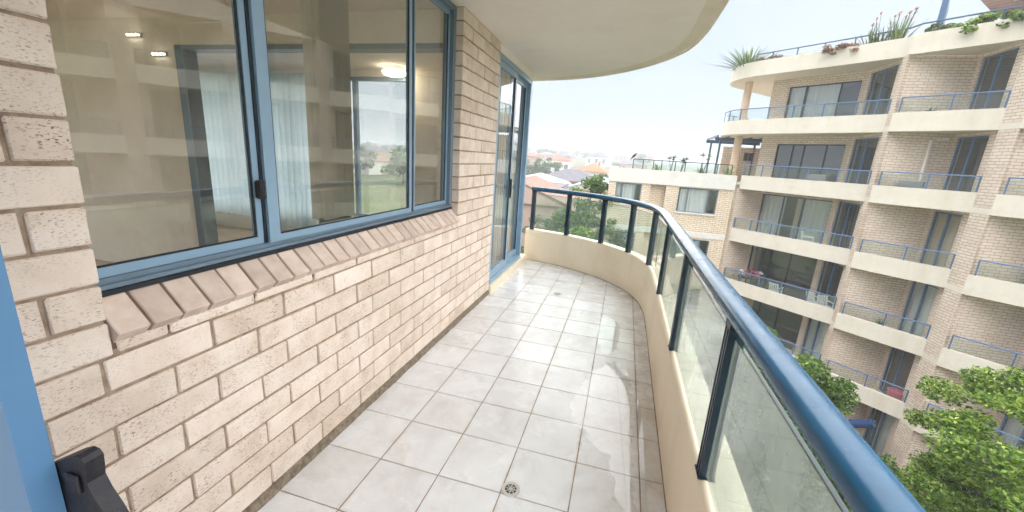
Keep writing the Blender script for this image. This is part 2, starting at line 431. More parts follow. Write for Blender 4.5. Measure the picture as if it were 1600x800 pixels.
    leaf('leaf_deep', lin(32, 58, 38), lin(62, 96, 60), lin(104, 138, 92))
    leaf('leaf_grey', lin(62, 84, 56), lin(98, 122, 86), lin(142, 160, 118))
    leaf('leaf_spike', lin(64, 86, 52), lin(102, 124, 76), lin(152, 164, 110))
    leaf('leaf_brown', lin(96, 62, 50), lin(140, 98, 76), lin(168, 136, 98))
    leaf('petal_pink', lin(196, 150, 140), lin(212, 172, 160), lin(226, 194, 176))
    leaf('petal_yellow', lin(224, 180, 30), lin(236, 200, 60), lin(240, 214, 90))
    leaf('petal_magenta', lin(196, 60, 130), lin(214, 90, 150), lin(240, 220, 225))
    plain('bark', lin(104, 88, 72), 0.9, 0.2, var=0.4, nscale=14, bump=0.6, bscale=40)
    plain('terracotta', lin(158, 96, 70), 0.8, 0.3)
    plain('feather_black', lin(38, 38, 42), 0.6, 0.3, var=0.4)
    plain('beak_grey', lin(120, 116, 110), 0.5, 0.4)
    plain('plastic_white', lin(232, 230, 226), 0.4, 0.5, var=0.04)
    plain('plastic_pink', lin(214, 110, 130), 0.45, 0.5)
    plain('unit_grey', lin(150, 150, 150), 0.5, 0.4)
    # ground
    t = NT('ground'); g = t.new('ShaderNodeNewGeometry')
    c = t.ramp(t.noise(g.outputs['Position'], 0.05, 8, 0.65), [(0.3, lin(70, 84, 52)), (0.5, lin(98, 112, 70)), (0.7, lin(140, 134, 108))])
    c = t.mix(t.ramp(t.noise(g.outputs['Position'], 1.5, 6, 0.7), [(0.4, (0, 0, 0)), (0.7, (0.6,)*3)]), c, lin(92, 80, 58))
    M['ground'] = t.done(t.bsdf(c, 0.95, 0.15))
    t = NT('garden_soil'); g = t.new('ShaderNodeNewGeometry')
    c = t.ramp(t.noise(g.outputs['Position'], 3, 7, 0.7), [(0.3, lin(66, 56, 42)), (0.6, lin(112, 98, 72)), (0.75, lin(92, 110, 62))])
    M['garden_soil'] = t.done(t.bsdf(c, 0.95, 0.15))
    plain('concrete', lin(176, 170, 160), 0.85, 0.25, var=0.18, nscale=2)
    def roof(key, a, b, pitch=0.32):
        t = NT(key); uv = t.coord(1.0, rnd=False)
        wv = t.new('ShaderNodeTexWave', wave_type='BANDS', bands_direction='Z'); wv.inputs['Scale'].default_value = 1/pitch
        t.link(uv, wv.inputs[0])
        c = t.ramp(t.noise(uv, 1.2, 6, 0.65), [(0.3, a), (0.7, b)])
        c = t.mix(0.25, c, wv.outputs[0], 'MULTIPLY'); M[key] = t.done(t.bsdf(c, 0.75, 0.3))
    roof('roof_orange', lin(214, 104, 66), lin(230, 132, 88)); roof('roof_grey', lin(104, 100, 108), lin(128, 124, 130))
    roof('roof_red', lin(176, 96, 82), lin(196, 120, 100)); roof('roof_brown', lin(130, 104, 92), lin(152, 124, 108))
    roof('roof_white', lin(222, 222, 220), lin(236, 236, 234)); roof('roof_blue_grey', lin(168, 178, 194), lin(190, 198, 210))
    plain('house_pink', lin(196, 168, 156), 0.85, 0.2, var=0.1); plain('house_cream', lin(226, 212, 190), 0.85, 0.2, var=0.08)
    plain('house_white', lin(236, 232, 226), 0.85, 0.2, var=0.05); plain('house_brick', lin(182, 140, 116), 0.9, 0.2, var=0.2)
    plain('house_glass', lin(70, 82, 96), 0.12, 0.7)
    # water film
    t = NT('water'); tr = t.new('ShaderNodeBsdfTransparent'); tr.inputs[0].default_value = (0.95, 0.945, 0.94, 1)
    gl = t.new('ShaderNodeBsdfGlossy'); gl.inputs['Roughness'].default_value = 0.02
    fr = t.new('ShaderNodeFresnel'); fr.inputs[0].default_value = 1.62
    g = t.new('ShaderNodeNewGeometry'); bp = t.bump(t.noise(g.outputs['Position'], 26, 3), 0.05, 0.004)
    t.link(bp, gl.inputs['Normal']); mx = t.new('ShaderNodeMixShader')
    ns = t.new('ShaderNodeMath', operation='SUBTRACT'); ns.inputs[0].default_value = 1.0; t.link(g.outputs['Backfacing'], ns.inputs[1])
    mu = t.new('ShaderNodeMath', operation='MULTIPLY'); t.link(fr.outputs[0], mu.inputs[0]); t.link(ns.outputs[0], mu.inputs[1])
    t.link(mu.outputs[0], mx.inputs[0]); t.link(tr.outputs[0], mx.inputs[1]); t.link(gl.outputs[0], mx.inputs[2]); M['water'] = t.done(mx)
    # ceiling lamp
    t = NT('lamp_glow'); e = t.new('ShaderNodeEmission'); e.inputs[0].default_value = (1.0, 0.86, 0.62, 1); e.inputs[1].default_value = 2.6
    M['lamp_glow'] = t.done(e)
t = NT('bulb_glow'); e = t.new('ShaderNodeEmission'); e.inputs[0].default_value = (1.0, 0.9, 0.72, 1); e.inputs[1].default_value = 4.0
M['bulb_glow'] = t.done(e)
make_materials()

# ------------------------------------------------------------------ terrain
def terrain_z(x, y):
    r = math.hypot(x, y)
    pts = [(0, -10.2), (34, -10.2), (55, -6.6), (80, -6.0), (130, -5.2), (200, -3.2), (330, 1.5), (520, 4.5), (800, 3.0), (4000, 0.0)]
    for (a, za), (b, zb) in zip(pts, pts[1:]):
        if r <= b:
            t = (r-a)/(b-a); t = t*t*(3-2*t); z = za+(zb-za)*t; break
    else: z = 0.0
    if r > 150: z += min(1, (r-150)/200)*(2.2*math.sin(x*0.013+1.3)+1.6*math.sin(y*0.009+x*0.021))
    return z
def make_ground():
    mb = MB(); rings = [0.5, 10, 20, 28, 34, 40, 46, 52, 60, 70, 80, 95, 110, 130, 155, 180, 210, 250, 290, 330, 380, 440, 520, 620, 800, 1100, 1700, 2600, 4000]
    n = 96
    for r in rings:
        for j in range(n):
            a = 2*math.pi*j/n; x, y = r*math.cos(a), r*math.sin(a); mb.v.append((x, y, terrain_z(x, y)))
    for k in range(len(rings)-1):
        for j in range(n): mb.f.append((k*n+j, k*n+(j+1) % n, (k+1)*n+(j+1) % n, (k+1)*n+j))
    mb.f.append(tuple(range(n)))
    tag(mb.build('ground', 'ground', smooth=True), kind='structure')
    g = MB(); g.prism([(1.5, 4), (9.2, 4), (14, 10), (13.2, 16), (9.6, 20), (6, 22.5), (1.2, 22)], -10.5, -9.75)
    tag(g.build('garden_ground', 'garden_soil'), kind='structure')
    pth = MB(); pth.prism([(1.2, -4), (3.6, -4), (3.6, 22), (1.2, 22)], -10.5, -9.9)
    tag(pth.build('path', 'concrete'), kind='structure')
make_ground()

# ------------------------------------------------------------------ the balcony we stand on
WX = -0.905                                   # brick face
KERB = [(0.715, -2.6), (0.715, -1.2), (0.715, 0.2), (0.715, 1.4), (0.716, 2.2), (0.715, 2.6), (0.705, 2.92), (0.652, 3.26), (0.52, 3.58), (0.30, 3.87), (0.02, 4.10), (-0.33, 4.30), (-0.65, 4.41), (-0.945, 4.485)]
KPATH = spline(KERB, 8)
def offset(path, o):
    out = []
    for k, p in enumerate(path):
        a = path[max(k-1, 0)]; b = path[min(k+1, len(path)-1)]
        dx, dy = b[0]-a[0], b[1]-a[1]; L = math.hypot(dx, dy); out.append((p[0]+dy/L*o, p[1]-dx/L*o))
    return out
def clip_poly(poly, clip):
    """clip convex poly by convex counter-clockwise clip polygon"""
    out = poly
    for i in range(len(clip)):
        a, b = clip[i], clip[(i+1) % len(clip)]; inp = out; out = []
        side = lambda p: (b[0]-a[0])*(p[1]-a[1])-(b[1]-a[1])*(p[0]-a[0])
        for k in range(len(inp)):
            p, q = inp[k], inp[(k+1) % len(inp)]; sp, sq = side(p), side(q)
            if sp >= 0: out.append(p)
            if sp*sq < 0:
                t = sp/(sp-sq); out.append((p[0]+(q[0]-p[0])*t, p[1]+(q[1]-p[1])*t))
        if not out: return []
    return out

def make_floor():
    S = 0.303; J = 0.0026
    floor = MB()
    region = [(-0.93, -2.55)]+offset(KPATH, 0.05)[::4]+[(-0.95, 4.5)]
    floor.prism(region, -0.2, -0.0035)
    fl = floor.build('balcony_floor', 'grout'); tag(fl, kind='structure', label='white tiled balcony floor along the brick wall')
    clip = [(-0.904, -2.5), (0.745, -2.5)]+[p for p in offset(KPATH, 0.03)[41::2] if p[0] > -0.88]+[(-0.904, 4.49)]
    cache = {}
    for i in range(-8, 15):
        for j in range(0, 6):
            x0, x1, y0, y1 = (j-3)*S+J, (j-2)*S-J, i*S+J, (i+1)*S-J
            poly = clip_poly([(x0, y0), (x1, y0), (x1, y1), (x0, y1)], clip)
            if len(poly) < 3: continue
            ar = abs(sum(p[0]*q[1]-q[0]*p[1] for p, q in zip(poly, poly[1:]+poly[:1])))/2
            if ar < 0.002: continue
            cx, cyy = (x0+x1)/2, (y0+y1)/2
            full = ar > 0.0885
            if full and 'full' in cache: me = cache['full']
            else:
                if full: mb = MB().cbox(x0-cx, x1-cx, y0-cyy, y1-cyy, -0.009, 0.0, 0.0015)
                else: mb = MB().prism([(x-cx, y-cyy) for x, y in poly], -0.009, 0.0)
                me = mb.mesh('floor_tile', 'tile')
                if full: cache['full'] = me
            o = link('floor_tile', me, fl, (cx, cyy, RND.uniform(-0.0006, 0.0004)))
            o.rotation_euler = (RND.uniform(-.0016, .0016), RND.uniform(-.0016, .0016), RND.choice((0, 0, 0)))
    # puddle: a film of rain water
    pud = [(0.482, 1.76), (0.531, 1.633), (0.566, 1.467), (0.568, 1.164), (0.562, 0.861), (0.567, 0.645), (0.577, 0.506), (0.584, 0.36), (0.578, 0.22), (0.566, 0.12), (0.552, 0.20), (0.545, 0.30), (0.535, 0.384), (0.51, 0.428), (0.485, 0.513), (0.473, 0.612), (0.438, 0.704), (0.384, 0.769), (0.331, 0.83), (0.287, 0.881), (0.235, 0.95), (0.21, 1.06), (0.236, 1.25), (0.29, 1.45), (0.36, 1.62), (0.42, 1.72)]
    pud2 = [(0.300, 2.56), (0.368, 2.64), (0.455, 2.548), (0.488, 2.32), (0.47, 2.05), (0.44, 1.90), (0.39, 1.86), (0.33, 1.95), (0.30, 2.15), (0.285, 2.38)]
    def film(name, pts, label):
        pts = spline(pts+[pts[0]], 16)[:-1]; ph = [RND.uniform(0, 6.28) for _ in range(4)]; w_ = 0.012 if len(pts) > 200 else 0.008
        pts = [(x+w_*(math.sin(41*y+ph[0])+0.7*math.sin(97*y+23*x+ph[1])+RND.uniform(-.5, .5))*min(1, abs(x-0.62)*12+0.15), y+w_*(math.sin(53*x+ph[2])+0.7*math.sin(117*x+31*y+ph[3])+RND.uniform(-.5, .5))) for x, y in pts]
        bm = bmesh.new(); vs = [bm.verts.new((x, y, 0.0016)) for x, y in pts]
        f = bm.faces.new(vs); f.normal_update()
        if f.normal.z < 0: f.normal_flip()
        bmesh.ops.triangulate(bm, faces=[f])
        me = bpy.data.meshes.new(name); bm.to_mesh(me); bm.free(); me.materials.append(M['water'])
        tag(link(name, me), label=label, kind='structure')
    film('puddle', pud, 'long puddle of rain water lying on the white tiles')
    film('puddle', pud2, 'small puddle on the tiles beyond the long one')
    film('puddle', [(0.615, 1.30), (0.632, 1.1), (0.634, 0.8), (0.64, 0.5), (0.63, 0.2), (0.606, 0.2), (0.606, 0.6), (0.604, 1.0), (0.600, 1.25)], 'narrow strip of water beside the parapet')
    # drains
    for (x, y, r), lab in (((0.04, 0.336, 0.043), 'round metal floor drain in the tiles nearest the camera'), ((-0.207, 3.118, 0.045), 'round floor drain in the tiles at the far curved end')):
        d = empty('floor_drain', (x, y, 0), label=lab, cat='drain', group='drains in the balcony floor')
        MB().lathe((0, 0, 0), [(r, 0.0), (r, 0.003), (r*0.97, 0.0045), (r*0.62, 0.0042), (r*0.6, 0.003), (r*0.6, 0.001)], 32).build('ring', 'steel', d, smooth=True)
        MB().lathe((0, 0, 0), [(r*0.61, 0.0012), (r*0.6, 0.0033), (0.002, 0.0033)], 24).build('well', 'black_void', d)
        g = MB()
        for k in range(8):
            a = math.pi*k/4; g.obox((0, 0), (math.cos(a), math.sin(a)), r*0.16, r*0.63, -0.0022, 0.0022, 0.0034, 0.0046)
        g.lathe((0, 0, 0), [(r*0.2, 0.0034), (r*0.2, 0.0048), (0.001, 0.005)], 16)
        for k in range(16):
            a0, a1 = 2*math.pi*k/16, 2*math.pi*(k+1)/16
            g.hexa([(r*q*math.cos(a), r*q*math.sin(a), 0.0034) for a, q in ((a0, .36), (a1, .36), (a1, .43), (a0, .43))], [(r*q*math.cos(a), r*q*math.sin(a), 0.0046) for a, q in ((a0, .36), (a1, .36), (a1, .43), (a0, .43))])
        g.build('grate', 'steel', d)
make_floor()

HOME = empty('apartment_building', (WX, 0, 0), label='cream brick apartment with a blue framed window beside the tiled balcony', cat='building')
def hl(x): return x-WX                        # home-local x
ZC, PIT = 0.149, 0.1018                       # top of first course, course pitch
YW0, YW1 = -0.462, 1.866                      # window opening
YD0, YD1 = 2.775, 4.165                       # door opening
def make_brick_wall():
    # backing with the openings
    w = MB(); D0 = -0.007                      # mortar face 11 mm behind the brick face
    def slab(y0, y1, z0, z1, x0=-0.155): w.box(x0, D0, y0, y1, z0, z1)
    slab(-2.6, YW0-0.006, 0.0, 2.48); slab(YW0-0.006, YW1+0.006, 0.0, 0.905); slab(YW1+0.006, YD0-0.004, 0.0, 2.48)
    wall = w.build('wall', 'mortar', HOME)
    # fillet of rough mortar along the floor
    f = MB(); n = 90; prev = None
    for k in range(n+1):
        y = -2.5+(YD0+2.5)*k/n
        a, b = 0.0035+RND.uniform(-.0025, .003), 0.046+RND.uniform(-.006, .008)
        ring = [(-0.012, y, 0.0), (a+0.004, y, 0.0005), (a*0.9, y, 0.012), (-0.004+RND.uniform(-.002, .002), y, b), (-0.012, y, b+0.006)]
        i = len(f.v); f.v += ring
        if prev is not None:
            for j in range(4): f.f.append((prev+j, i+j, i+j+1, prev+j+1))
        prev = i
    f.build('mortar_fillet', 'mortar_dirty', wall)
    # brick variants with slightly uneven arrises
    rr = random.Random(3)
    def variant(L, H, D=0.14, cut=False):
        mb = MB().cbox(-D, 0.0, -L/2, L/2, -H/2, H/2, 0.004)
        mb.v = [(x+(rr.uniform(-.0016, .0008) if x > -0.02 else 0), y+rr.uniform(-.0022, .0022), z+rr.uniform(-.0018, .0018)) for x, y, z in mb.v]
        return mb.mesh('brick', 'brick', smooth=False)
    H = PIT-0.0098; cache = {}
    def brick(y0, y1, z0, z1, end0=False):
        L, h = y1-y0, z1-z0
        if L < 0.03 or h < 0.015: return
        key = (round(L, 3), round(h, 3)); vs = cache.setdefault(key, [])
        lim = 7 if L > 0.28 else 2
        if len(vs) < lim: vs.append(variant(L, h))
        me = rr.choice(vs)
        o = link('brick', me, wall, (rr.uniform(-.0018, .0018), (y0+y1)/2, (z0+z1)/2))
        o.rotation_euler = (rr.uniform(-.004, .004), 0, rr.uniform(-.006, .006))
    LB, JB = 0.297, 0.0088
    def course(k, ya, yb, zt=None):
        z0 = ZC-PIT+PIT*k+0.005; z1 = zt if zt else z0+H
        off = -0.023 if k % 2 == 0 else 0.105
        if yb == YW0 and k >= 8: off = YW0-(0.112 if k % 2 else 0.01)
        cuts = []; y = off+(math.floor((ya-off)/LB)-1)*LB
        while y < yb+LB:
            if ya+0.07 < y < yb-0.07: cuts.append(y)          # no slivers at the ends
            y += LB
        ed = [ya-JB/2]+cuts+[yb+JB/2]
        for p, q in zip(ed, ed[1:]): brick(p+JB/2, q-JB/2, z0, z1)
    for k in range(0, 24):
        zt = ZC+PIT*k
        top = 2.476 if zt > 2.476 else None
        if k < 8: course(k, -1.32, YD0-0.006)
        elif k == 8: course(k, -1.32, YW0); course(k, YW0+0.012, YW1-0.01, 0.902); course(k, YW1, YD0-0.006)
        else:
            course(k, -1.32, YW0, top); course(k, YW1, YD0-0.006, top)
    # window sill of bricks on edge, sloping outwards
    sill = MB(); A = (hl(-0.992), 1.042); B = (hl(-0.877), 0.928)
    sill.hexa([(A[0]-0.02, YW0, 0.88), (B[0]-0.034, YW0, 0.88), (B[0]-0.034, YW1, 0.88), (A[0]-0.02, YW1, 0.88)],
              [(A[0]-0.02, YW0, A[1]-0.026), (B[0]-0.034, YW0, B[1]-0.026), (B[0]-0.034, YW1, B[1]-0.026), (A[0]-0.02, YW1, A[1]-0.026)])
    so = sill.build('window_sill', 'sill_mortar', HOME)
    N = 27; W = (YW1-YW0)/N; ln = math.hypot(B[0]-A[0], B[1]-A[1]); an = math.atan2(A[1]-B[1], B[0]-A[0])
    vs = []
    for q in range(5):
        mb = MB().cbox(0, ln, -(W-0.009)/2, (W-0.009)/2, -0.046, 0.0, 0.0028)
        mb.v = [(x+rr.uniform(-.0015, .0015), y+rr.uniform(-.0015, .0015), z+rr.uniform(-.001, .001)) for x, y, z in mb.v]
        vs.append(mb.mesh('sill_brick', 'sill_brick'))
    for k in range(N):
        o = link('sill_brick', rr.choice(vs), so, (A[0], YW0+W*(k+0.5), A[1])); o.rotation_euler = (rr.uniform(-.006, .006), an+rr.uniform(-.008, .008), rr.uniform(-.005, .005))
make_brick_wall()

def make_window():
    zb, zt = 1.030, 2.474; xo, xi = hl(-0.962), hl(-1.045)
    win = MB(); y0, y1 = YW0-0.040, YW1-0.002
    # outer frame: a two-track aluminium section
    win.box(xi, xo, y0, y1, zb, zb+0.012); win.box(xi, xo-0.02, y0, y1, zb+0.012, zb+0.026)
    win.box(xi, xo, y0, y1, zt-0.03, zt)
    win.box(xi, xo, y0, y0+0.024, zb+0.026, zt-0.03); win.box(xi, xo, y1-0.045, y1, zb+0.026, zt-0.03)
    w = win.build('window', 'frame_grey_blue', HOME)
    # flashing strip under the frame
    MB().box(xi, xo+0.006, y0, y1, zb-0.016, zb-0.002).build('flashing', 'frame_dark', w)
    xg = hl(-1.002)
    def sash(ya, yb, xp, mat='frame_blue', lw=0.03, rw=0.03, bh=0.028):
        f = MB(); za, zt2 = zb+0.027, zt-0.031
        f.box(xp-0.012, xp+0.012, ya, yb, za, za+bh); f.box(xp-0.012, xp+0.012, ya, yb, zt2-0.035, zt2)
        f.box(xp-0.013, xp+0.013, ya, ya+lw, za+bh, zt2-0.035); f.box(xp-0.013, xp+0.013, yb-rw, yb, za+bh, zt2-0.035)
        o = f.build('sash', mat, w)
        g = MB().box(xp-0.003, xp+0.003, ya+lw-0.004, yb-rw+0.004, za+bh-0.004, zt2-0.031); g.build('pane', 'window_glass', w)
        k = MB()           # black gasket
        k.box(xp+0.004, xp+0.009, ya+lw, yb-rw, za+bh, za+bh+0.006)
        k.box(xp+0.004, xp+0.009, ya+lw, ya+lw+0.007, za+bh+0.006, zt2-0.035); k.box(xp+0.004, xp+0.009, yb-rw-0.007, yb-rw, za+bh+0.006, zt2-0.035)
        k.build('gasket', 'frame_dark', w)
    sash(y0+0.025, 0.115, hl(-1.004), lw=0.022, rw=0.026)
    sash(0.128, 1.245, hl(-0.986), lw=0.052, rw=0.03)
    sash(1.268, y1-0.046, hl(-1.004), lw=0.05, rw=0.022)
    MB().box(hl(-0.998), hl(-0.972), 1.2455, 1.2675, zb+0.027, zt-0.031).build('interlock', 'frame_dark', w)
    MB().box(hl(-1.016), hl(-0.985), 0.1155, 0.1275, zb+0.027, zt-0.031).build('interlock', 'frame_dark', w)
    MB().cbox(hl(-0.99), hl(-0.955), 0.088, 0.112, 1.235, 1.305, 0.006).build('latch', 'latch_black', w)
    for z in (1.55, 2.02): MB().lathe((hl(-0.972)+0.0, 1.256, z), [(0.006, -0.003), (0.006, 0.003)], 10).build('screw', 'latch_black', w)
make_window()

def make_door():
    y0, y1, zb, zt = YD0, YD1, 0.095, 2.405; xo, xi = hl(-0.918), hl(-1.02)
    d = MB()
    d.box(xi, xo, y0, y0+0.05, zb, zt); d.box(xi, xo, y1-0.06, y1, zb, zt)
    d.box(xi, xo, y0+0.05, y1-0.06, zt-0.055, zt); d.box(xi, xo+0.006, y0+0.05, y1-0.06, zb, zb+0.05)
    do = d.build('sliding_door', 'frame_blue', HOME)
    def leaf(ya, yb, xp):
        f = MB(); za, z2 = zb+0.051, zt-0.056
        f.box(xp-0.016, xp+0.016, ya, ya+0.055, za, z2); f.box(xp-0.016, xp+0.016, yb-0.055, yb, za, z2)
        f.box(xp-0.016, xp+0.016, ya+0.055, yb-0.055, za, za+0.085); f.box(xp-0.016, xp+0.016, ya+0.055, yb-0.055, z2-0.06, z2)
        f.build('door_leaf', 'frame_blue', do)
        MB().box(xp-0.003, xp+0.003, ya+0.05, yb-0.05, za+0.08, z2-0.055).build('pane', 'window_glass', do)
        k = MB(); k.box(xp+0.005, xp+0.0175, ya+0.055, ya+0.062, za+0.085, z2-0.06); k.box(xp+0.005, xp+0.0175, yb-0.062, yb-0.055, za+0.085, z2-0.06)
        k.build('gasket', 'frame_dark', do)
    leaf(y0+0.052, 3.475, hl(-0.942)); leaf(3.43, y1-0.062, hl(-0.985))
    MB().cbox(hl(-0.926), hl(-0.908), 3.43, 3.46, 0.98, 1.20, 0.004).build('handle', 'frame_dark', do)
    # cream step under the door, lintel over it, white corner post beside it
    MB().box(hl(-1.02), hl(-0.884), YD0+0.002, 4.42, -0.02, 0.088).build('threshold', 'parapet_paint', HOME)
    MB().box(hl(-1.06), hl(-0.925), YD0, YD1+0.05, 2.407, 2.4795).build('lintel', 'soffit_paint', HOME)
    MB().box(hl(-1.06), hl(-0.935), YD1+0.002, YD1+0.06, 0.089, 2.406).build('corner_post', 'white_paint', HOME)
make_door()

def make_slab_and_parapet():
    edge = spline([(0.83, -1.75), (0.83, -1), (0.83, 1), (0.832, 2.1), (0.815, 2.63), (0.735, 3.1), (0.487, 3.6), (0.083, 4.075), (-0.408, 4.40), (-1.04, 4.58), (-1.6, 4.62)], 8)
    s = MB(); poly = [(-8.4, -2.6), (-0.92, -2.6), (-0.92, -1.75)]+edge+[(-8.4, 4.62)]
    s.prism([(hl(x), y) for x, y in poly], 2.48, 2.72)
    so = s.build('ceiling_slab', 'soffit_paint', HOME)
    e2 = offset(edge, 0.0); up = MB()
    up.sweep([(hl(x), y) for x, y in e2], [(-0.12, 2.72), (0.004, 2.72), (0.004, 2.466), (-0.016, 2.466), (-0.030, 2.4795), (-0.12, 2.4795)][::-1])
    up.build('slab_edge', 'fascia_paint', so)
    k = MB(); pr = [(0.0, -0.01), (0.0, 0.425), (0.004, 0.440), (0.013, 0.450), (0.026, 0.453), (0.145, 0.446), (0.152, 0.438), (0.152, -0.35), (0.02, -0.35), (0.02, -0.01)]
    k.sweep([(hl(x), y) for x, y in KPATH], pr)
    k.build('parapet_wall', 'parapet_paint', HOME, smooth=True)
    # dark bead of old sealant where floor meets parapet
    bead = MB().sweep([(hl(x), y) for x, y in KPATH[8:]], [(-0.0045, 0.0004), (-0.002, 0.0045), (0.002, 0.006), (0.002, 0.0004)][::-1])
    bead.build('sealant_bead', 'mortar_dirty', HOME)
make_slab_and_parapet()

def make_room():
    r = MB()      # shell of the living room and sun room
    xi = hl(-1.061); xw = hl(-8.2)
    r.box(xw, xw+0.05, -2.6, -2.2, 0.0, 2.479); r.box(xw, xw+0.05, 1.5, 4.05, 0.0, 2.479)   # west wall around a wide unseen opening, added to light the room
    r.box(xw, xw+0.05, -2.2, 1.5, 0.0, 0.08); r.box(xw, xw+0.05, -2.2, 1.5, 2.35, 2.479)
    r.box(xw+0.05, xi, -2.6, -2.55, 0.0, 0.3); r.box(xw+0.05, xi, -2.6, -2.55, 2.3, 2.479); r.box(hl(-3.2), xi, -2.6, -2.55, 0.3, 2.3)   # south wall, its unseen open band added to brighten the room
    r.box(xw+0.05, hl(-3.76), 1.90, 2.0, 0.0, 2.479)                            # partition left of the opening
    r.box(hl(-3.76), xi-0.001, 1.90, 2.0, 2.245, 2.479)                         # header over the opening
    r.build('room_wall', 'room_wall', HOME)
    MB().box(xw, hl(-0.935), -2.6, 4.2, -0.12, -0.005).build('room_floor', 'room_floor', HOME)
    n = MB(); yn0, yn1 = 4.06, 4.22                                              # north wall with its window band
    n.box(xw, hl(-6.7), yn0, yn1, 0, 2.479); n.box(hl(-2.55), hl(-1.061), yn0, yn1, 0, 2.479)
    n.box(hl(-6.7), hl(-2.55), yn0, yn1, 0, 0.42); n.box(hl(-6.7), hl(-2.55), yn0, yn1, 2.40, 2.479)
    n.build('north_wall', 'room_wall', HOME)
    w = MB()
    for a in (-6.7, -5.62, -4.55, -3.52, -2.61): w.box(hl(a), hl(a+0.06), 4.10, 4.16, 0.42, 2.40)
    w.box(hl(-6.7), hl(-2.55), 4.101, 4.159, 0.4205, 0.47); w.box(hl(-6.7), hl(-2.55), 4.101, 4.159, 2.35, 2.3995)
    wo = w.build('rear_window', 'frame_blue', HOME)
    for a in (-6.64, -5.56, -4.49, -3.46): MB().box(hl(a), hl(a+1.03 if a < -4 else a+0.85), 4.127, 4.133, 0.46, 2.36).build('pane', 'window_glass', wo)
    wf = MB(); wf.box(xw, xw+0.05, -2.2, -2.14, 0.0805, 2.3495); wf.box(xw, xw+0.05, 1.44, 1.5, 0.0805, 2.3495); wf.box(xw, xw+0.05, -0.38, -0.32, 0.0805, 2.3495)
    wfo = wf.build('added_west_window', 'frame_blue', HOME); MB().box(xw+0.02, xw+0.026, -2.14, 1.44, 0.09, 2.34).build('pane', 'window_glass', wfo)  # unseen west glazing, added to bring daylight into the room
    # blue-grey jamb and head of the opening to the sun room
    j = MB(); j.box(hl(-3.76), hl(-3.66), 1.885, 2.015, 0, 2.205); j.box(hl(-3.76), hl(-1.07), 1.885, 2.015, 2.206, 2.244)
    j.build('opening_frame', 'frame_grey_blue', HOME)
    # blinds
    def slat_blind(name, label, pts, z0, z1, mat, width, rot, group=None):
        b = empty(name, (pts[0][0], pts[0][1], z0), label=label, cat='blind', group=group)
        me = None
        for k, (x, y) in enumerate(pts):
            mb = MB(); h = z1-z0; a = rot+RND.uniform(-.10, .10); n = 4
            c = [((q/n-0.5)*width, 0.012*math.cos((q/n-0.5)*math.pi)) for q in range(n+1)]
            P = [(cx*math.cos(a)-cy_*math.sin(a), cx*math.sin(a)+cy_*math.cos(a)) for cx, cy_ in c]
            dx, dy = x-pts[0][0], y-pts[0][1]
            for q in range(n):
                p0, p1 = P[q], P[q+1]
                mb.face([(p0[0]+dx, p0[1]+dy, 0.02), (p1[0]+dx, p1[1]+dy, 0.02), (p1[0]+dx, p1[1]+dy, h-0.04), (p0[0]+dx, p0[1]+dy, h-0.04)])
            mb.build('slat', mat, b, smooth=True)
        tr = MB(); x0, y0 = pts[0]; x1, y1 = pts[-1]; L = math.hypot(x1-x0, y1-y0); d = ((x1-x0)/L, (y1-y0)/L)
        tr.obox((0, 0), d, -0.05, L+0.05, -0.02, 0.02, z1-z0-0.04, z1-z0); tr.build('head_rail', 'plastic_white', b)
        wt = MB()
        for k, (x, y) in enumerate(pts): wt.box(x-x0-0.006, x-x0+0.006, y-y0-width*0.35, y-y0+width*0.35, 0.0, 0.022)
        wt.build('slat_weight', 'plastic_white', b); return b
    slat_blind('vertical_blind', 'taupe vertical blind stacked closed behind the middle pane', [(-1.17, 0.63+0.0165*k) for k in range(15)], 1.045, 2.47, 'blind_taupe', 0.085, 0.15)
    slat_blind('vertical_blind', 'pale slatted blind hanging at the left of the far room', [(-6.6+0.105*k, 3.90) for k in range(14)], 0.25, 2.44, 'blind_pale', 0.10, 0.35)
    slat_blind('vertical_blind', 'pale blue white blind drawn across the middle of the far room', [(-5.0+0.10*k, 3.92) for k in range(15)], 0.15, 2.44, 'blind_pale', 0.10, 0.5)
    slat_blind('vertical_blind', 'white vertical blind seen through the glass sliding door', [(-1.085, 2.84+0.088*k) for k in range(14)], 0.12, 2.40, 'curtain_white', 0.095, 1.72)
    lamp = empty('ceiling_lamp', (-2.69, 3.84, 2.44), label='round glowing ceiling lamp in the room behind the window', cat='lamp')
    MB().lathe((0, 0, 0), [(0.13, 0.038), (0.13, -0.02)], 24).build('base', 'plastic_white', lamp)
    MB().lathe((0, 0, -0.02), [(0.15, 0.0), (0.145, -0.025), (0.11, -0.048), (0.05, -0.06), (0.005, -0.062)], 24).build('lamp_shade', 'lamp_glow', lamp, smooth=True)
    for x, z, lab in ((-4.24, 2.33, 'small three bulb wall light seen high in the left window pane'), (-3.95, 2.165, 'lower three bulb wall light beside the inner door frame')):
        wl_ = empty('wall_light', (x, 1.899, z), label=lab, cat='lamp', group='wall lights in the room')
        MB().cbox(-0.085, 0.085, -0.02, -0.0005, -0.012, 0.022, 0.004).build('bracket', 'steel', wl_)
        for q in (-0.055, 0.0, 0.055): MB().lathe((q, -0.034, 0.0), [(0.002, -0.009), (0.006, -0.006), (0.008, 0.0), (0.006, 0.006), (0.002, 0.009)], 10).build('bulb', 'bulb_glow', wl_, smooth=True)
make_room()

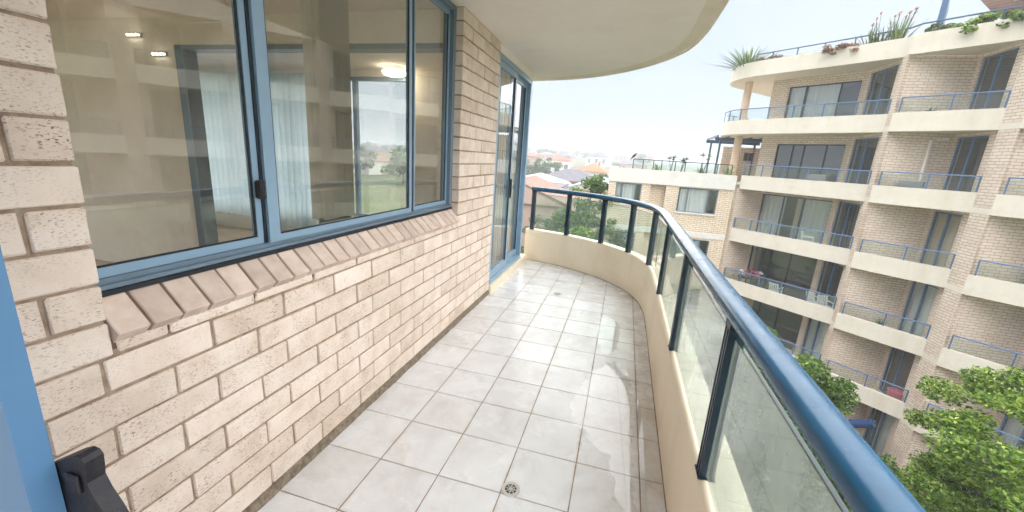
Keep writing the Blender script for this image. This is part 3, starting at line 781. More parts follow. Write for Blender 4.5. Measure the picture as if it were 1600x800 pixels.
# ------------------------------------------------------------------ railing
def make_railing():
    R = empty('balcony_railing', (0.74, 0, 0.45), label='dark blue handrail with glass panels on the curved parapet', cat='railing')
    ox, oz = 0.74, 0.45
    path = offset(KPATH, 0.030)
    # arc-length table
    S = [0.0]
    for a, b in zip(path, path[1:]): S.append(S[-1]+math.hypot(b[0]-a[0], b[1]-a[1]))
    def nearest(x, y): return min(range(len(path)), key=lambda i: (path[i][0]-x)**2+(path[i][1]-y)**2)
    def at(s):
        for i in range(len(S)-1):
            if S[i+1] >= s:
                t = (s-S[i])/(S[i+1]-S[i]); a, b = path[i], path[i+1]; L = math.hypot(b[0]-a[0], b[1]-a[1])
                return (a[0]+(b[0]-a[0])*t, a[1]+(b[1]-a[1])*t), ((b[0]-a[0])/L, (b[1]-a[1])/L)
        a, b = path[-2], path[-1]; L = math.hypot(b[0]-a[0], b[1]-a[1]); return b, ((b[0]-a[0])/L, (b[1]-a[1])/L)
    prof = []
    for k in range(20):                         # rounded, slightly flat-topped oval
        a = 2*math.pi*k/20; c, s_ = math.cos(a), math.sin(a)
        prof.append((0.039*math.copysign(abs(c)**0.72, c), 1.037+0.0245*math.copysign(abs(s_)**0.72, s_)-oz))
    end = [p for p in path if p[0] > -0.90]
    MB().sweep([(x-ox, y) for x, y in end], prof[::-1]).build('handrail', 'rail_blue', R, smooth=True)
    sub = MB().sweep([(x-ox, y) for x, y in end], [(-0.016, 1.002-oz), (0.016, 1.002-oz), (0.016, 1.015-oz), (-0.016, 1.015-oz)])
    sub.build('rail_channel', 'post_blue', R)
    targets = [(0.745, -1.86), (0.745, -0.85), (0.745, 0.165), (0.745, 1.15), (0.745, 2.19), (0.72, 3.16), (0.57, 3.72), (0.205, 4.10), (-0.297, 4.40), (-0.84, 4.56)]
    ss = []
    for tx, ty in targets:
        i = nearest(tx, ty); best = min((S[i]+d*0.004 for d in range(-60, 61)), key=lambda q: (at(q)[0][0]-tx)**2+(at(q)[0][1]-ty)**2); ss.append(best)
    for s in ss:
        p, d = at(s); m = MB(); o = (p[0]-ox, p[1])
        m.obox(o, d, -0.024, 0.024, -0.020, 0.020, 0.006, 0.535)
        for q in (-0.0245, 0.0185):
            m.obox(o, d, q, q+0.006, -0.0235, 0.0235, 0.0065, 0.5345)
        m.obox(o, d, -0.006, 0.006, -0.0235, 0.0235, 0.0065, 0.5345)
        po = m.build('post', 'post_blue', R)
        MB().obox(o, d, -0.028, 0.028, -0.024, 0.024, 0.535, 0.556).build('bracket', 'frame_dark', po)
        MB().obox(o, d, -0.032, 0.032, -0.027, 0.027, 0.0005, 0.007).build('base_plate', 'frame_dark', po)
    for a, b in zip(ss, ss[1:]):
        pa, da = at(a); pb, db = at(b); n = 1 if abs(pa[0]-pb[0]) < 0.02 else 6
        pts = []
        for k in range(n+1):
            s = a+0.030+(b-a-0.060)*k/n; p, _ = at(s); pts.append((p[0]-ox, p[1]))
        MB().sweep(pts, [(-0.004, 0.022), (0.004, 0.022), (0.004, 0.512), (-0.004, 0.512)]).build('glass_panel', 'rail_glass' if n == 1 else 'rail_glass_clear', R)
        MB().sweep(pts, [(-0.0045, 0.5122), (0.0045, 0.5122), (0.0045, 0.5165), (-0.0045, 0.5165)]).build('glass_edge', 'glass_edge', R)
make_railing()

# ------------------------------------------------------------------ blue door leaf at the left edge
def make_leaf_door():
    d = empty('screen_door', (-0.885, -0.85, 0.005), label='blue door leaf standing open at the left edge with a black latch', cat='door')
    m = MB(); W = 0.517; H = 2.08
    m.box(W-0.062, W, -0.016, 0.016, 0, H); m.box(0, 0.06, -0.016, 0.016, 0, H)
    m.box(0.06, W-0.062, -0.0155, 0.0155, 0, 0.16); m.box(0.06, W-0.062, -0.0155, 0.0155, H-0.07, H)
    m.box(0.06, W-0.062, -0.0155, 0.0155, 0.98, 1.05); m.build('leaf_frame', 'door_leaf_blue', d)
    MB().box(0.058, W-0.06, -0.004, 0.004, 0.155, H-0.065).build('panel', 'door_leaf_blue', d)
    # latch: rounded plate widening downwards
    pts = [(-0.372, 0.995), (-0.337, 1.015), (-0.30, 1.036), (-0.283, 1.0435), (-0.272, 1.043), (-0.2665, 1.037), (-0.268, 1.02), (-0.271, 1.004), (-0.262, 0.985), (-0.246, 0.963), (-0.236, 0.945), (-0.236, 0.90), (-0.25, 0.875), (-0.372, 0.87)]
    pts = [(0.361+(x-0.361)*1.065, 1.454+(z-1.454)*1.075) for x, z in pts]
    q = [(x+0.885, z-0.005) for x, z in pts]
    l = MB().hexa([(x, 0.018, z) for x, z in q], [(x, 0.040, z) for x, z in q]); lo = l.build('latch', 'latch_black', d)
    MB().cbox(q[4][0]-0.035, q[4][0]-0.008, 0.0125, 0.0178, q[4][1]-0.06, q[4][1]-0.03, 0.002).build('latch_lever', 'latch_black', lo)
make_leaf_door()

# ------------------------------------------------------------------ apartment block opposite
TH = math.radians(47); T2 = (math.sin(TH), -math.cos(TH)); N2 = (math.cos(TH), math.sin(TH)); OFF = 20.091
def bw(u, w): return (T2[0]*u+N2[0]*(w+OFF), T2[1]*u+N2[1]*(w+OFF))
U0, W0 = -5.0, 0.0
GZ = -10.0
o0 = bw(U0, W0)
BLOCK = empty('apartment_block', (o0[0], o0[1], GZ), math.radians(-43), label='cream brick apartment block with stacked balconies across the garden', cat='building')
def bl(u): return u-U0                        # block-local x ; y = w ; z = z-GZ
def bz(z): return z-GZ
XD, YD = (T2[0], N2[0]), (T2[1], N2[1])       # world X and Y directions in block-local axes
ZB = [6.0, 3.3, 0.6, -2.1, -4.8, -7.5]        # fascia bottoms, roof parapet first
FH = 0.68
RB = random.Random(11)

def window_unit(parent, o, d, s0, s1, z0, z1, mulls, mat='frame_dark', inset=0.07, curtain=None, name='window', fw=0.05, transom=None, room=1.6):
    """a framed opening in a wall that starts at o and runs along d; z in parent space"""
    f = MB(); w0, w1 = inset, inset+0.06
    f.obox(o, d, s0, s0+fw, w0, w1, z0, z1); f.obox(o, d, s1-fw, s1, w0, w1, z0, z1)
    f.obox(o, d, s0+fw, s1-fw, w0, w1, z0, z0+fw); f.obox(o, d, s0+fw, s1-fw, w0, w1, z1-fw, z1)
    for q in mulls: f.obox(o, d, s0+(s1-s0)*q-fw*0.55, s0+(s1-s0)*q+fw*0.55, w0+0.001, w1-0.001, z0+fw, z1-fw)
    win = f.build(name, mat, parent)
    ed = [0]+list(mulls)+[1]
    for a, b in zip(ed, ed[1:]):
        MB().obox(o, d, s0+(s1-s0)*a+0.02, s0+(s1-s0)*b-0.02, w0+0.025, w0+0.032, z0+0.02, z1-0.02).build('pane', 'far_glass', win)
    if curtain:
        for (a, b, cm) in curtain:
            mb = MB(); n = max(6, int((b-a)*(s1-s0)/0.07)); nx, ny = -d[1], d[0]; prev = None
            for k in range(n+1):
                s = s0+(s1-s0)*(a+(b-a)*k/n); w = w1+0.06+0.03*math.sin(k*1.9)+RB.uniform(-.01, .01)
                i = len(mb.v); x, y = o[0]+d[0]*s+nx*w, o[1]+d[1]*s+ny*w
                mb.v += [(x, y, z0+0.03), (x, y, z1-0.02)]
                if prev is not None: mb.f.append((prev, i, i+1, prev+1))
                prev = i
            mb.build('curtain', cm, win, smooth=True)
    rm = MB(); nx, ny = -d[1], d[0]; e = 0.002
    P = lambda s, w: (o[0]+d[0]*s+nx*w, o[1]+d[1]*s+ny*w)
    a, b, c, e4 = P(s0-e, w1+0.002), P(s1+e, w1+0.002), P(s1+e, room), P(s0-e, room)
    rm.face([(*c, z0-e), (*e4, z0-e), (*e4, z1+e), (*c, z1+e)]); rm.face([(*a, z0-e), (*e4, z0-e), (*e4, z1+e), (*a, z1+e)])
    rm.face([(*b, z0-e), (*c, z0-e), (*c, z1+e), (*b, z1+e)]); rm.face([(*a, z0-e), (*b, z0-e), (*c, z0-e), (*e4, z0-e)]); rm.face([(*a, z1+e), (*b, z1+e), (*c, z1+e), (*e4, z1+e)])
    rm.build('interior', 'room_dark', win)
    return win

def rail_run(parent, pts, posts, z0, h, mat, glass_mat='far_rail_glass', pr=0.022):
    """handrail over pts (2-D) with posts at parameters and one glass sheet per bay"""
    S = [0]
    for a, b in zip(pts, pts[1:]): S.append(S[-1]+math.hypot(b[0]-a[0], b[1]-a[1]))
    def at(q):
        s = q*S[-1]
        for i in range(len(S)-1):
            if S[i+1] >= s-1e-9:
                t = (s-S[i])/(S[i+1]-S[i]); a, b = pts[i], pts[i+1]; return (a[0]+(b[0]-a[0])*t, a[1]+(b[1]-a[1])*t), ((b[0]-a[0])/(S[i+1]-S[i]), (b[1]-a[1])/(S[i+1]-S[i]))
    hr = MB().sweep(pts, [(-0.03, z0+h-0.045), (0.03, z0+h-0.045), (0.034, z0+h-0.02), (0.02, z0+h), (-0.02, z0+h), (-0.034, z0+h-0.02)])
    hr.build('handrail', mat, parent)
    for q in posts:
        p, d = at(q); MB().obox(p, d, -pr, pr, -pr, pr, z0+0.001, z0+h-0.046).build('post', mat, parent)
    if glass_mat:
        for a, b in zip(posts, posts[1:]):
            n = 1 if len(pts) == 2 else 4
            g = [at(a+(b-a)*(0.03+0.94*k/n))[0] for k in range(n+1)]
            MB().sweep(g, [(-0.004, z0+0.03), (0.004, z0+0.03), (0.004, z0+h-0.07), (-0.004, z0+h-0.07)]).build('glass_panel', glass_mat, parent)

def sawtooth_bay(uL, uR, w0, idx):
    a = (uR-uL)/1.367; L = (bl(uL), w0)
    deep = (L[0]+XD[0]*a, L[1]+XD[1]*a); Rr = (bl(uR), w0)
    b = math.hypot(Rr[0]-deep[0], Rr[1]-deep[1])
    ddir = ((Rr[0]-deep[0])/b, (Rr[1]-deep[1])/b)
    for k in range(1, 7):
        zf = ZB[k]+0.2 if k < 6 else GZ+0.02; zt = ZB[k-1]
        w = MB(); wall_seg(w, L, deep, bz(zf)-0.2, bz(zt), 0.2)
        ops = [(0.18, b-0.32, bz(zf)+0.06, bz(zt)-0.12)]
        wall_seg(w, deep, Rr, bz(zf)-0.2, bz(zt), 0.2, ops)
        w.build('wall', 'far_brick', BLOCK, uv=True)
        cur = {2: {3: [(0.02, 0.98, 'curtain_tan')], 4: [(0.0, 1.0, 'curtain_white')], 6: [(0.3, 0.9, 'curtain_white')]}}.get(idx, {}).get(k)
        if idx == 3: cur = [(0.0, 0.4, 'curtain_white')] if k in (2, 5) else None
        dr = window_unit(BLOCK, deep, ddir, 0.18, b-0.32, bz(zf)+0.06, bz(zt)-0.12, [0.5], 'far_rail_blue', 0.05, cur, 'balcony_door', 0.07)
    if idx == 2:
        # grey downpipe on the back wall below the second slab
        s = 1.35; p = (L[0]+XD[0]*s+XD[1]*0.07, L[1]+XD[1]*s-XD[0]*0.07)
        MB().tube([(p[0], p[1], bz(0.8)), (p[0], p[1], bz(3.05)), (p[0]+XD[0]*0.5, p[1]+XD[1]*0.5, bz(3.1))], 0.055, 10).build('downpipe', 'soffit_paint', BLOCK, smooth=True)
    for k in range(0, 6):
        z = bz(ZB[k]); m = MB(); x0, x1 = bl(uL), bl(uR)
        m.prism([(x0, w0-0.16), (x1, w0-0.16), (x1, w0-0.02), (x0, w0-0.02)], 0, FH)
        m.prism([(x0, w0-0.02), (x1, w0-0.02), (deep[0]+XD[1]*0.0, deep[1]-0.03)], 0.0, 0.2)
        nm = 'roof_parapet' if k == 0 else 'balcony'
        bo = m.build(nm, 'fascia_paint', BLOCK, loc=(0, 0, z))
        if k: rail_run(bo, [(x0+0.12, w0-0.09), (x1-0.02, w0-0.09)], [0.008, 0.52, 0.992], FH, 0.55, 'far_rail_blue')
    return Rr

def wide_bay():
    """left bay: set-back wall with wide windows, rounded end on the two upper balconies"""
    uL, uR, w0 = -10.62, -5.45, 0.30; wb = 1.8
    A = (bl(-10.30), wb); B = (bl(-6.95), wb); R = (bl(uR), w0)
    Lr = (bl(uL), w0-0.35)
    for k in range(1, 7):
        zf = ZB[k]+0.2 if k < 6 else GZ+0.02; zt = ZB[k-1]; w = MB()
        upper = k <= 2
        A2 = (bl(-10.85), wb) if upper else A
        s_off = bl(-10.05)-A2[0] if upper else 0.04
        e_off = bl(-7.15)-A2[0] if upper else bl(-7.12)-A2[0]
        za, zb_ = (bz(zf)+(0.50 if k == 1 else 0.42), bz(zt)-0.36) if upper else (bz(zf)+0.04, bz(zt)-0.2)
        d, L = wall_seg(w, A2, B, bz(zf)-0.2, bz(zt), 0.25, [(s_off, e_off, za, zb_)])
        dB = math.hypot(R[0]-B[0], R[1]-B[1]); dd = ((R[0]-B[0])/dB, (R[1]-B[1])/dB)
        wall_seg(w, B, R, bz(zf)-0.2, bz(zt), 0.22, [(0.14, dB-0.26, bz(zf)+0.06, bz(zt)-0.14)])
        if upper:
            wall_seg(w, (A2[0], wb+4.2), (A2[0], wb+0.001), bz(zf)-0.2, bz(zt), -0.0 or 0.25)
        else: wall_seg(w, (bl(uL)-0.02, w0-0.2), A, bz(zf)-0.2, bz(zt), -0.25 if False else 0.2)
        w.build('wall', 'far_brick', BLOCK, uv=True)
        mu = {1: [0.26, 0.74], 2: [0.25, 0.42, 0.74]}.get(k, [0.33, 0.62])
        cu = {1: [(0.02, 0.22, 'curtain_white'), (0.27, 0.73, 'curtain_white')], 2: None, 3: [(0.0, 0.36, 'curtain_white'), (0.52, 0.62, 'curtain_tan'), (0.63, 1.0, 'curtain_white')], 4: [(0.0, 0.07, 'curtain_tan')], 5: [(0.0, 0.2, 'curtain_tan')]}.get(k)
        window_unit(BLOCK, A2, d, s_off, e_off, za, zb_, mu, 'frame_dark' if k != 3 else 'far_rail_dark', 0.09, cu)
        cd = {5: [(0.0, 0.95, 'curtain_white')]}.get(k)
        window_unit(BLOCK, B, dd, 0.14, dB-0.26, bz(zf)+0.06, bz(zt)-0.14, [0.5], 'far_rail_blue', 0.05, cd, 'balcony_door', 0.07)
    xR = bl(uR)
    for k in range(0, 6):
        z = bz(ZB[k]); m = MB(); upper = k <= 1
        if upper:
            arc = [(bl(-10.8)-2.45*math.sin(a), w0-0.16+2.45*(1-math.cos(a))) for a in [math.radians(q) for q in range(0, 91, 6)]]
            front = [(xR, w0-0.16)]+arc+[(bl(-13.25), 6.6)]
            rev = front[::-1]
            m.sweep(rev, [(0.0, 0.0), (0.0, FH), (-0.14, FH), (-0.14, 0.0)])
            inner = offset(rev, -0.02)
            m.prism(inner+[(xR, 6.6)], 0.002, 0.2)
        else:
            xL = bl(uL)
            m.prism([(xL, w0-0.16), (xR, w0-0.16), (xR, w0-0.02), (xL, w0-0.02)], 0, FH)
            m.prism([(xL, w0-0.02), (xR-0.02, w0-0.02), (B[0], wb-0.01), (A[0]-0.2, wb-0.01)], 0.0, 0.2)
        bo = m.build('roof_parapet' if k == 0 else 'balcony', 'fascia_paint', BLOCK, loc=(0, 0, z), smooth=False)
        if k == 1: rail_run(bo, [(x, y+0.07) for x, y in front][:16]+[(front[15][0]+0.07, front[15][1]+0.4), (bl(-13.18), 4.2)], [0.005, 0.10, 0.21, 0.32, 0.42, 0.55, 0.63, 0.70, 0.77, 0.86, 0.99], FH, 0.55, 'far_rail_blue')
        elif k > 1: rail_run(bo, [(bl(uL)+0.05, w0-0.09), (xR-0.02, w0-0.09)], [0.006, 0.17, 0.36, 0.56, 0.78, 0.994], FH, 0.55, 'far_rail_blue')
    for z0, z1 in ((3.5, 6.0), (1.28, 3.3)):
        MB().lathe((bl(-11.85), 1.35, bz(z0)), [(0.19, 0.0), (0.19, z1-z0)], 20).build('column', 'peach_paint', BLOCK, smooth=True)

def make_block():
    wide_bay()
    bays = [(-5.22, -2.43, 0.0), (-1.93, 1.0, -0.45), (1.5, 4.4, -0.9), (4.9, 7.8, -1.35), (8.3, 11.2, -1.8)]
    prevR = (-5.45, 0.30)
    for i, (a, b, w) in enumerate(bays):
        # pier between the previous bay and this one
        p = MB(); q0, q1 = (bl(prevR[0]), prevR[1]), (bl(a), w)
        p.prism([(q0[0], q0[1]-0.165), (q1[0], q1[1]-0.165), (q1[0]+0.1, q1[1]+0.6), (q0[0]+0.05, q0[1]+0.5)], 0, bz(6.0))
        po = p.build('pier', 'far_brick', BLOCK, uv=True)
        for z in ZB:                           # slab edge showing across the pier
            p2 = MB().prism([(q0[0]-0.0, q0[1]-0.175), (q1[0], q1[1]-0.175), (q1[0], q1[1]-0.1), (q0[0], q0[1]-0.1)], bz(z), bz(z)+(0.2 if z < 6 else FH)); p2.build('slab_band', 'fascia_paint', po)
        sawtooth_bay(a, b, w, i+2); prevR = (b, w)
    # flat roof deck behind the parapets, mass of the building behind the bays
    MB().prism([(bl(-10.6), 2.2), (bl(11), 0.6), (bl(11), 14), (bl(-10.6), 14)], bz(5.98), bz(6.2)).build('roof_deck', 'concrete', BLOCK)
    MB().prism([(bl(-10.2), 3.6), (bl(-5), 3.6), (bl(-4.6), 2.6), (bl(11), 1.4), (bl(11), 13.6), (bl(-10.2), 13.6)], 0, bz(5.97)).build('core', 'far_brick', BLOCK, uv=True)
    # roof railing, roof pergola
    rr = empty('roof_railing', (o0[0], o0[1], bz(0)*0+6.2), math.radians(-43), label='thin blue railing along the roof edge of the balcony block', cat='railing')
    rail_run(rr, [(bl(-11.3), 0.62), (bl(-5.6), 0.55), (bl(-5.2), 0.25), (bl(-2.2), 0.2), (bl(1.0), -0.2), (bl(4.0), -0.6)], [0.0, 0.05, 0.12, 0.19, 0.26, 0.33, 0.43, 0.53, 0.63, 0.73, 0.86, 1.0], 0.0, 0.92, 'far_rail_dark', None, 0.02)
    pg = empty('roof_pergola', (o0[0], o0[1], 6.2), math.radians(-43), label='dark roof canopy with louvres on a pale blue post above the roof edge', cat='canopy')
    MB().box(bl(-4.98), bl(-4.80), 0.75, 0.93, 0, 2.6).build('post', 'far_rail_blue', pg)
    MB().box(bl(3.0), bl(3.18), 0.2, 0.38, 0, 2.2).build('post', 'far_rail_blue', pg)
    MB().hexa([(bl(-4.35), 1.6, 1.9), (bl(-3.85), 1.45, 1.28), (bl(4.4), 0.2, 1.28), (bl(4.4), 0.6, 1.9)], [(bl(-4.35), 4.6, 2.1), (bl(-3.85), 4.4, 1.5), (bl(4.4), 4.4, 1.5), (bl(4.4), 4.6, 2.1)]).build('canopy', 'roof_brown', pg)
    for q in range(4): MB().hexa([(bl(-3.3), 1.15-q*0.1, 1.35+q*0.17), (bl(4.4), -0.05-q*0.1, 1.35+q*0.17), (bl(4.4), 0.06-q*0.1, 1.35+q*0.17), (bl(-3.3), 1.26-q*0.1, 1.35+q*0.17)], [(bl(-3.3), 1.15-q*0.1, 1.43+q*0.17), (bl(4.4), -0.05-q*0.1, 1.43+q*0.17), (bl(4.4), 0.06-q*0.1, 1.43+q*0.17), (bl(-3.3), 1.26-q*0.1, 1.43+q*0.17)]).build('louvre', 'unit_grey', pg)
make_block()

# ------------------------------------------------------------------ lower wing with a roof terrace
WY = 22.0; WXR = 5.80
def make_wing():
    k = (WY+1.129)/22.729
    X = lambda x: 0.361+(x-0.361)*k; Z = lambda z: 1.454+(z-1.454)*k
    w = empty('apartment_wing', (X(-0.47), WY, GZ), label='lower cream brick wing with white parapet and roof terrace', cat='building')
    ox = X(-0.47); lx = lambda x: X(x)-ox; lz = lambda z: Z(z)-GZ
    Lw = WXR-ox
    m = MB(); ops = []
    for dz in (0, -2.7, -5.4):
        ops += [(lx(-0.08), lx(1.26), lz(-0.62)+dz, lz(0.47)+dz), (lx(3.12), lx(5.03), lz(-0.80)+dz, lz(0.47)+dz)]
    ops2 = [o for o in ops]
    wall_seg(m, (0, 0), (lx(1.70), 0), 0, lz(0.52), 0.22, [o for o in ops if o[0] < lx(1.6)])
    sh = lambda o: (o[0]-lx(2.49), o[1]-lx(2.49), o[2], o[3])
    wall_seg(m, (lx(2.49), 0), (Lw, 0), 0, lz(0.52), 0.22, [sh(o) for o in ops if o[0] > lx(2.5)])
    wall_seg(m, (lx(1.70), 0.35), (lx(2.49), 0.35), 0, lz(0.52), 0.22)
    m.box(lx(1.70)-0.1, lx(1.70), 0.22, 0.56, 0, lz(0.52)); m.box(lx(2.49), lx(2.49)+0.1, 0.22, 0.56, 0, lz(0.52))
    m.box(0, 0.2, 0.221, 8.0, 0, lz(0.52)); m.box(Lw-0.2, Lw, 0.221, 1.8, 0, lz(0.52))
    m.build('wall', 'wing_brick', w, uv=True)
    p = MB(); p.box(-0.06, Lw+0.02, -0.07, 0.30, lz(0.52)+0.001, lz(1.245)); p.box(-0.06, 0.24, 0.301, 8.0, lz(0.52)+0.001, lz(1.245))
    p.build('parapet', 'white_paint', w)
    MB().box(0.24, Lw+0.6, 0.301, 8.0, lz(0.60), lz(0.80)).build('terrace_deck', 'concrete', w)
    for dz in (0, -2.7, -5.4): MB().box(-0.04, Lw, -0.03, 0.1, lz(-2.07)+dz, lz(-1.80)+dz).build('slab_band', 'white_paint', w)
    cu = [[(0.03, 0.20, 'curtain_white'), (0.28, 0.75, 'curtain_white')], [(0.06, 0.24, 'curtain_white'), (0.27, 0.78, 'curtain_white')]]
    for i, o in enumerate(ops):
        wd = window_unit(w, (0, 0), (1, 0), *o, [0.24, 0.76], 'frame_grey_blue', 0.06, cu[i % 2], 'window', 0.05)
        MB().box(o[0]-0.05, o[1]+0.05, -0.06, 0.05, o[2]-0.075, o[2]-0.002).build('sill', 'white_paint', wd)
    # terrace railing
    tr = empty('terrace_railing', (X(0.66), WY, Z(1.245)), label='dark terrace railing with glass panels on the white parapet', cat='railing')
    rail_run(tr, [(0, 0.1), (lx(5.46)-lx(0.66), 0.1)], [0, 0.105, 0.215, 0.30, 0.44, 0.54, 0.70, 0.86, 1.0], 0, 0.53, 'frame_dark', 'far_rail_glass', 0.02)
    # pergola on the terrace
    pg = empty('terrace_pergola', (5.2, 24.6, 0.8), label='blue painted pergola standing on the roof terrace', cat='pergola')
    for x, y in ((0, 0), (2.45, 0), (0, 2.6), (2.45, 2.6)): MB().box(x, x+0.10, y, y+0.10, 0, 2.26).build('post', 'far_rail_dark', pg)
    MB().box(-0.25, 2.75, -0.02, 0.12, 2.26, 2.45).build('beam', 'far_rail_dark', pg)
    MB().box(-0.25, 2.75, 2.58, 2.72, 2.26, 2.45).build('beam', 'far_rail_dark', pg)
    for q in range(6): MB().box(-0.2+q*0.56, -0.12+q*0.56, -0.25, 2.95, 2.45, 2.55).build('rafter', 'far_rail_dark', pg)
    ph = empty('penthouse_wall', (6.0, 27.2, 0.8), label='peach rendered brick room behind the terrace pergola', cat='wall')
    m = MB(); wall_seg(m, (0, 0), (5.0, 0), 0, 2.1, 0.2, [(1.2, 1.75, 1.3, 1.8)]); m.build('wall', 'wing_brick', ph, uv=True)
    window_unit(ph, (0, 0), (1, 0), 1.2, 1.75, 1.3, 1.8, [0.5], 'frame_grey_blue', 0.06, None, 'window', 0.04)
    MB().box(-0.05, 0.9, -0.08, 0, 0, 1.35).build('render_panel', 'peach_paint', ph)
make_wing()

# ------------------------------------------------------------------ plants
def leaf_mesh(name, centers, sizes, mat, seed, aspect=0.5, droop=0.0, normals=None):
    r = np.random.default_rng(seed); n = len(centers)
    d = r.normal(size=(n, 3)); d[:, 2] = d[:, 2]*0.6-droop
    d /= np.linalg.norm(d, axis=1)[:, None]
    q = r.normal(size=(n, 3)); q -= (q*d).sum(1)[:, None]*d; q /= np.linalg.norm(q, axis=1)[:, None]
    nn = np.cross(d, q)
    L = sizes[:, None]; c = centers
    v = np.stack([c-d*L*0.5, c+q*L*aspect*0.5+nn*L*0.08, c+d*L*0.5, c-q*L*aspect*0.5+nn*L*0.08], 1).reshape(-1, 3)
    f = np.arange(n*4).reshape(n, 4)
    me = bpy.data.meshes.new(name); me.from_pydata(v.tolist(), [], f.tolist()); me.materials.append(M[mat]); return me
def clump_points(center, radii, nclump, per, clump_r, seed, shell=0.55):
    r = np.random.default_rng(seed); cs = []
    while len(cs) < nclump:
        p = r.uniform(-1, 1, 3); q = np.linalg.norm(p)
        if q <= 1 and q > shell*r.random()**0.5 and p[2] > -0.75: cs.append(p)
    cs = np.array(cs); lobes = r.normal(size=(6, 3)); lobes /= np.linalg.norm(lobes, axis=1)[:, None]
    dn = cs/np.linalg.norm(cs, axis=1)[:, None]
    cs *= (0.72+0.5*np.clip((dn@lobes.T).max(1), 0, 1)**3)[:, None]          # uneven outline
    cs = cs*np.array(radii)
    sz = r.uniform(0.55, 1.25, nclump)*clump_r
    pts = []
    for c, s in zip(cs, sz):
        k = int(per*(s/clump_r)**2)
        g = r.normal(size=(k, 3)); g /= np.linalg.norm(g, axis=1)[:, None]
        g *= (r.random(k)**0.45)[:, None]*s; g[:, 2] *= 0.62; pts.append(c+g)
    return np.vstack(pts)+np.array(center), cs+np.array(center)
def tree(name, label, base, crown_c, radii, mat, seed, nclump=40, per=160, clump_r=0.5, leaf=0.16, trunk_r=0.14, cat='tree', group=None, aspect=0.5):
    b = Vector(base); t = empty(name, base, label=label, cat=cat, group=group)
    cc = np.array(crown_c)-np.array(base)
    pts, cl = clump_points(cc, radii, nclump, per, clump_r, seed)
    r = np.random.default_rng(seed+1); sizes = leaf*r.uniform(0.45, 1.55, len(pts))
    link('crown', leaf_mesh('crown', pts, sizes, mat, seed+2, aspect), t)
    m = MB(); fork = Vector(cc)-Vector((0, 0, radii[2]*0.75)); fork.z = max(fork.z, 0.3)
    mid = fork*0.5+Vector((r.normal()*0.08, r.normal()*0.08, 0))
    m.tube([(0, 0, -0.1), tuple(mid), tuple(fork)], [trunk_r, trunk_r*0.82, trunk_r*0.68], 8)
    for k in range(min(9, nclump)):
        e = Vector(cl[int(r.integers(len(cl)))]); h = fork.lerp(e, 0.5)+Vector((r.normal()*0.1, r.normal()*0.1, 0.1))
        m.tube([tuple(fork-Vector((0, 0, 0.05))), tuple(h), tuple(e)], [trunk_r*0.5, trunk_r*0.3, trunk_r*0.10], 6)
    m.build('trunk', 'bark', t, smooth=True); return t
def blades(name, n, length, width, mat, parent, seed, spread=0.9, droop=0.5, base_r=0.05):
    r = random.Random(seed); m = MB()
    for k in range(n):
        a = r.uniform(0, 2*math.pi); tilt = r.uniform(0.05, spread); L = length*r.uniform(0.6, 1.1); w = width*r.uniform(0.7, 1.2)
        bx, by = base_r*r.random()*math.cos(a), base_r*r.random()*math.sin(a); prev = None; seg = 5
        for s in range(seg+1):
            q = s/seg; out = L*q*math.sin(tilt)*(1+droop*q*0.4); z = L*q*math.cos(tilt)*(1-droop*q*0.35)
            ww = w*(1-q)**0.6*0.5+0.001
            x, y = bx+out*math.cos(a), by+out*math.sin(a); px, py = -math.sin(a)*ww, math.cos(a)*ww
            i = len(m.v); m.v += [(x-px, y-py, z+ww*0.5), (x, y, z), (x+px, y+py, z+ww*0.5)]
            if prev is not None: m.f += [(prev, prev+1, i+1, i), (prev+1, prev+2, i+2, i+1)]
            prev = i
    return m.build(name, mat, parent)
def pot(parent, r=0.2, h=0.3, mat='terracotta'):
    return MB().lathe((0, 0, 0), [(r*0.72, 0), (r, h*0.9), (r*1.08, h*0.9), (r*1.08, h), (r*0.92, h), (r*0.9, h*0.86), (0.005, h*0.86)], 16).build('pot', mat, parent, smooth=True)
def bush(name, label, loc, radii, mat, seed, leaf=0.08, nclump=14, per=90, clump_r=0.16, group=None, cat='plant', stem=True):
    t = empty(name, loc, label=label, cat=cat, group=group)
    pts, cl = clump_points((0, 0, radii[2]*0.85), radii, nclump, per, clump_r, seed, 0.2)
    r = np.random.default_rng(seed+1); pts = pts[pts[:, 2] > 0.0]
    link('foliage', leaf_mesh('foliage', pts, leaf*r.uniform(0.6, 1.3, len(pts)), mat, seed+2, 0.55), t)
    if stem:
        m = MB()
        for c in cl[:6]: m.tube([(0, 0, 0), (c[0]*0.5, c[1]*0.5, c[2]*0.6), tuple(c)], [0.02, 0.014, 0.006], 5)
        m.build('stem', 'bark', t)
    return t
def roof_at(u, w=0.62, z=6.2): x, y = bw(u, w); return (x, y, z)

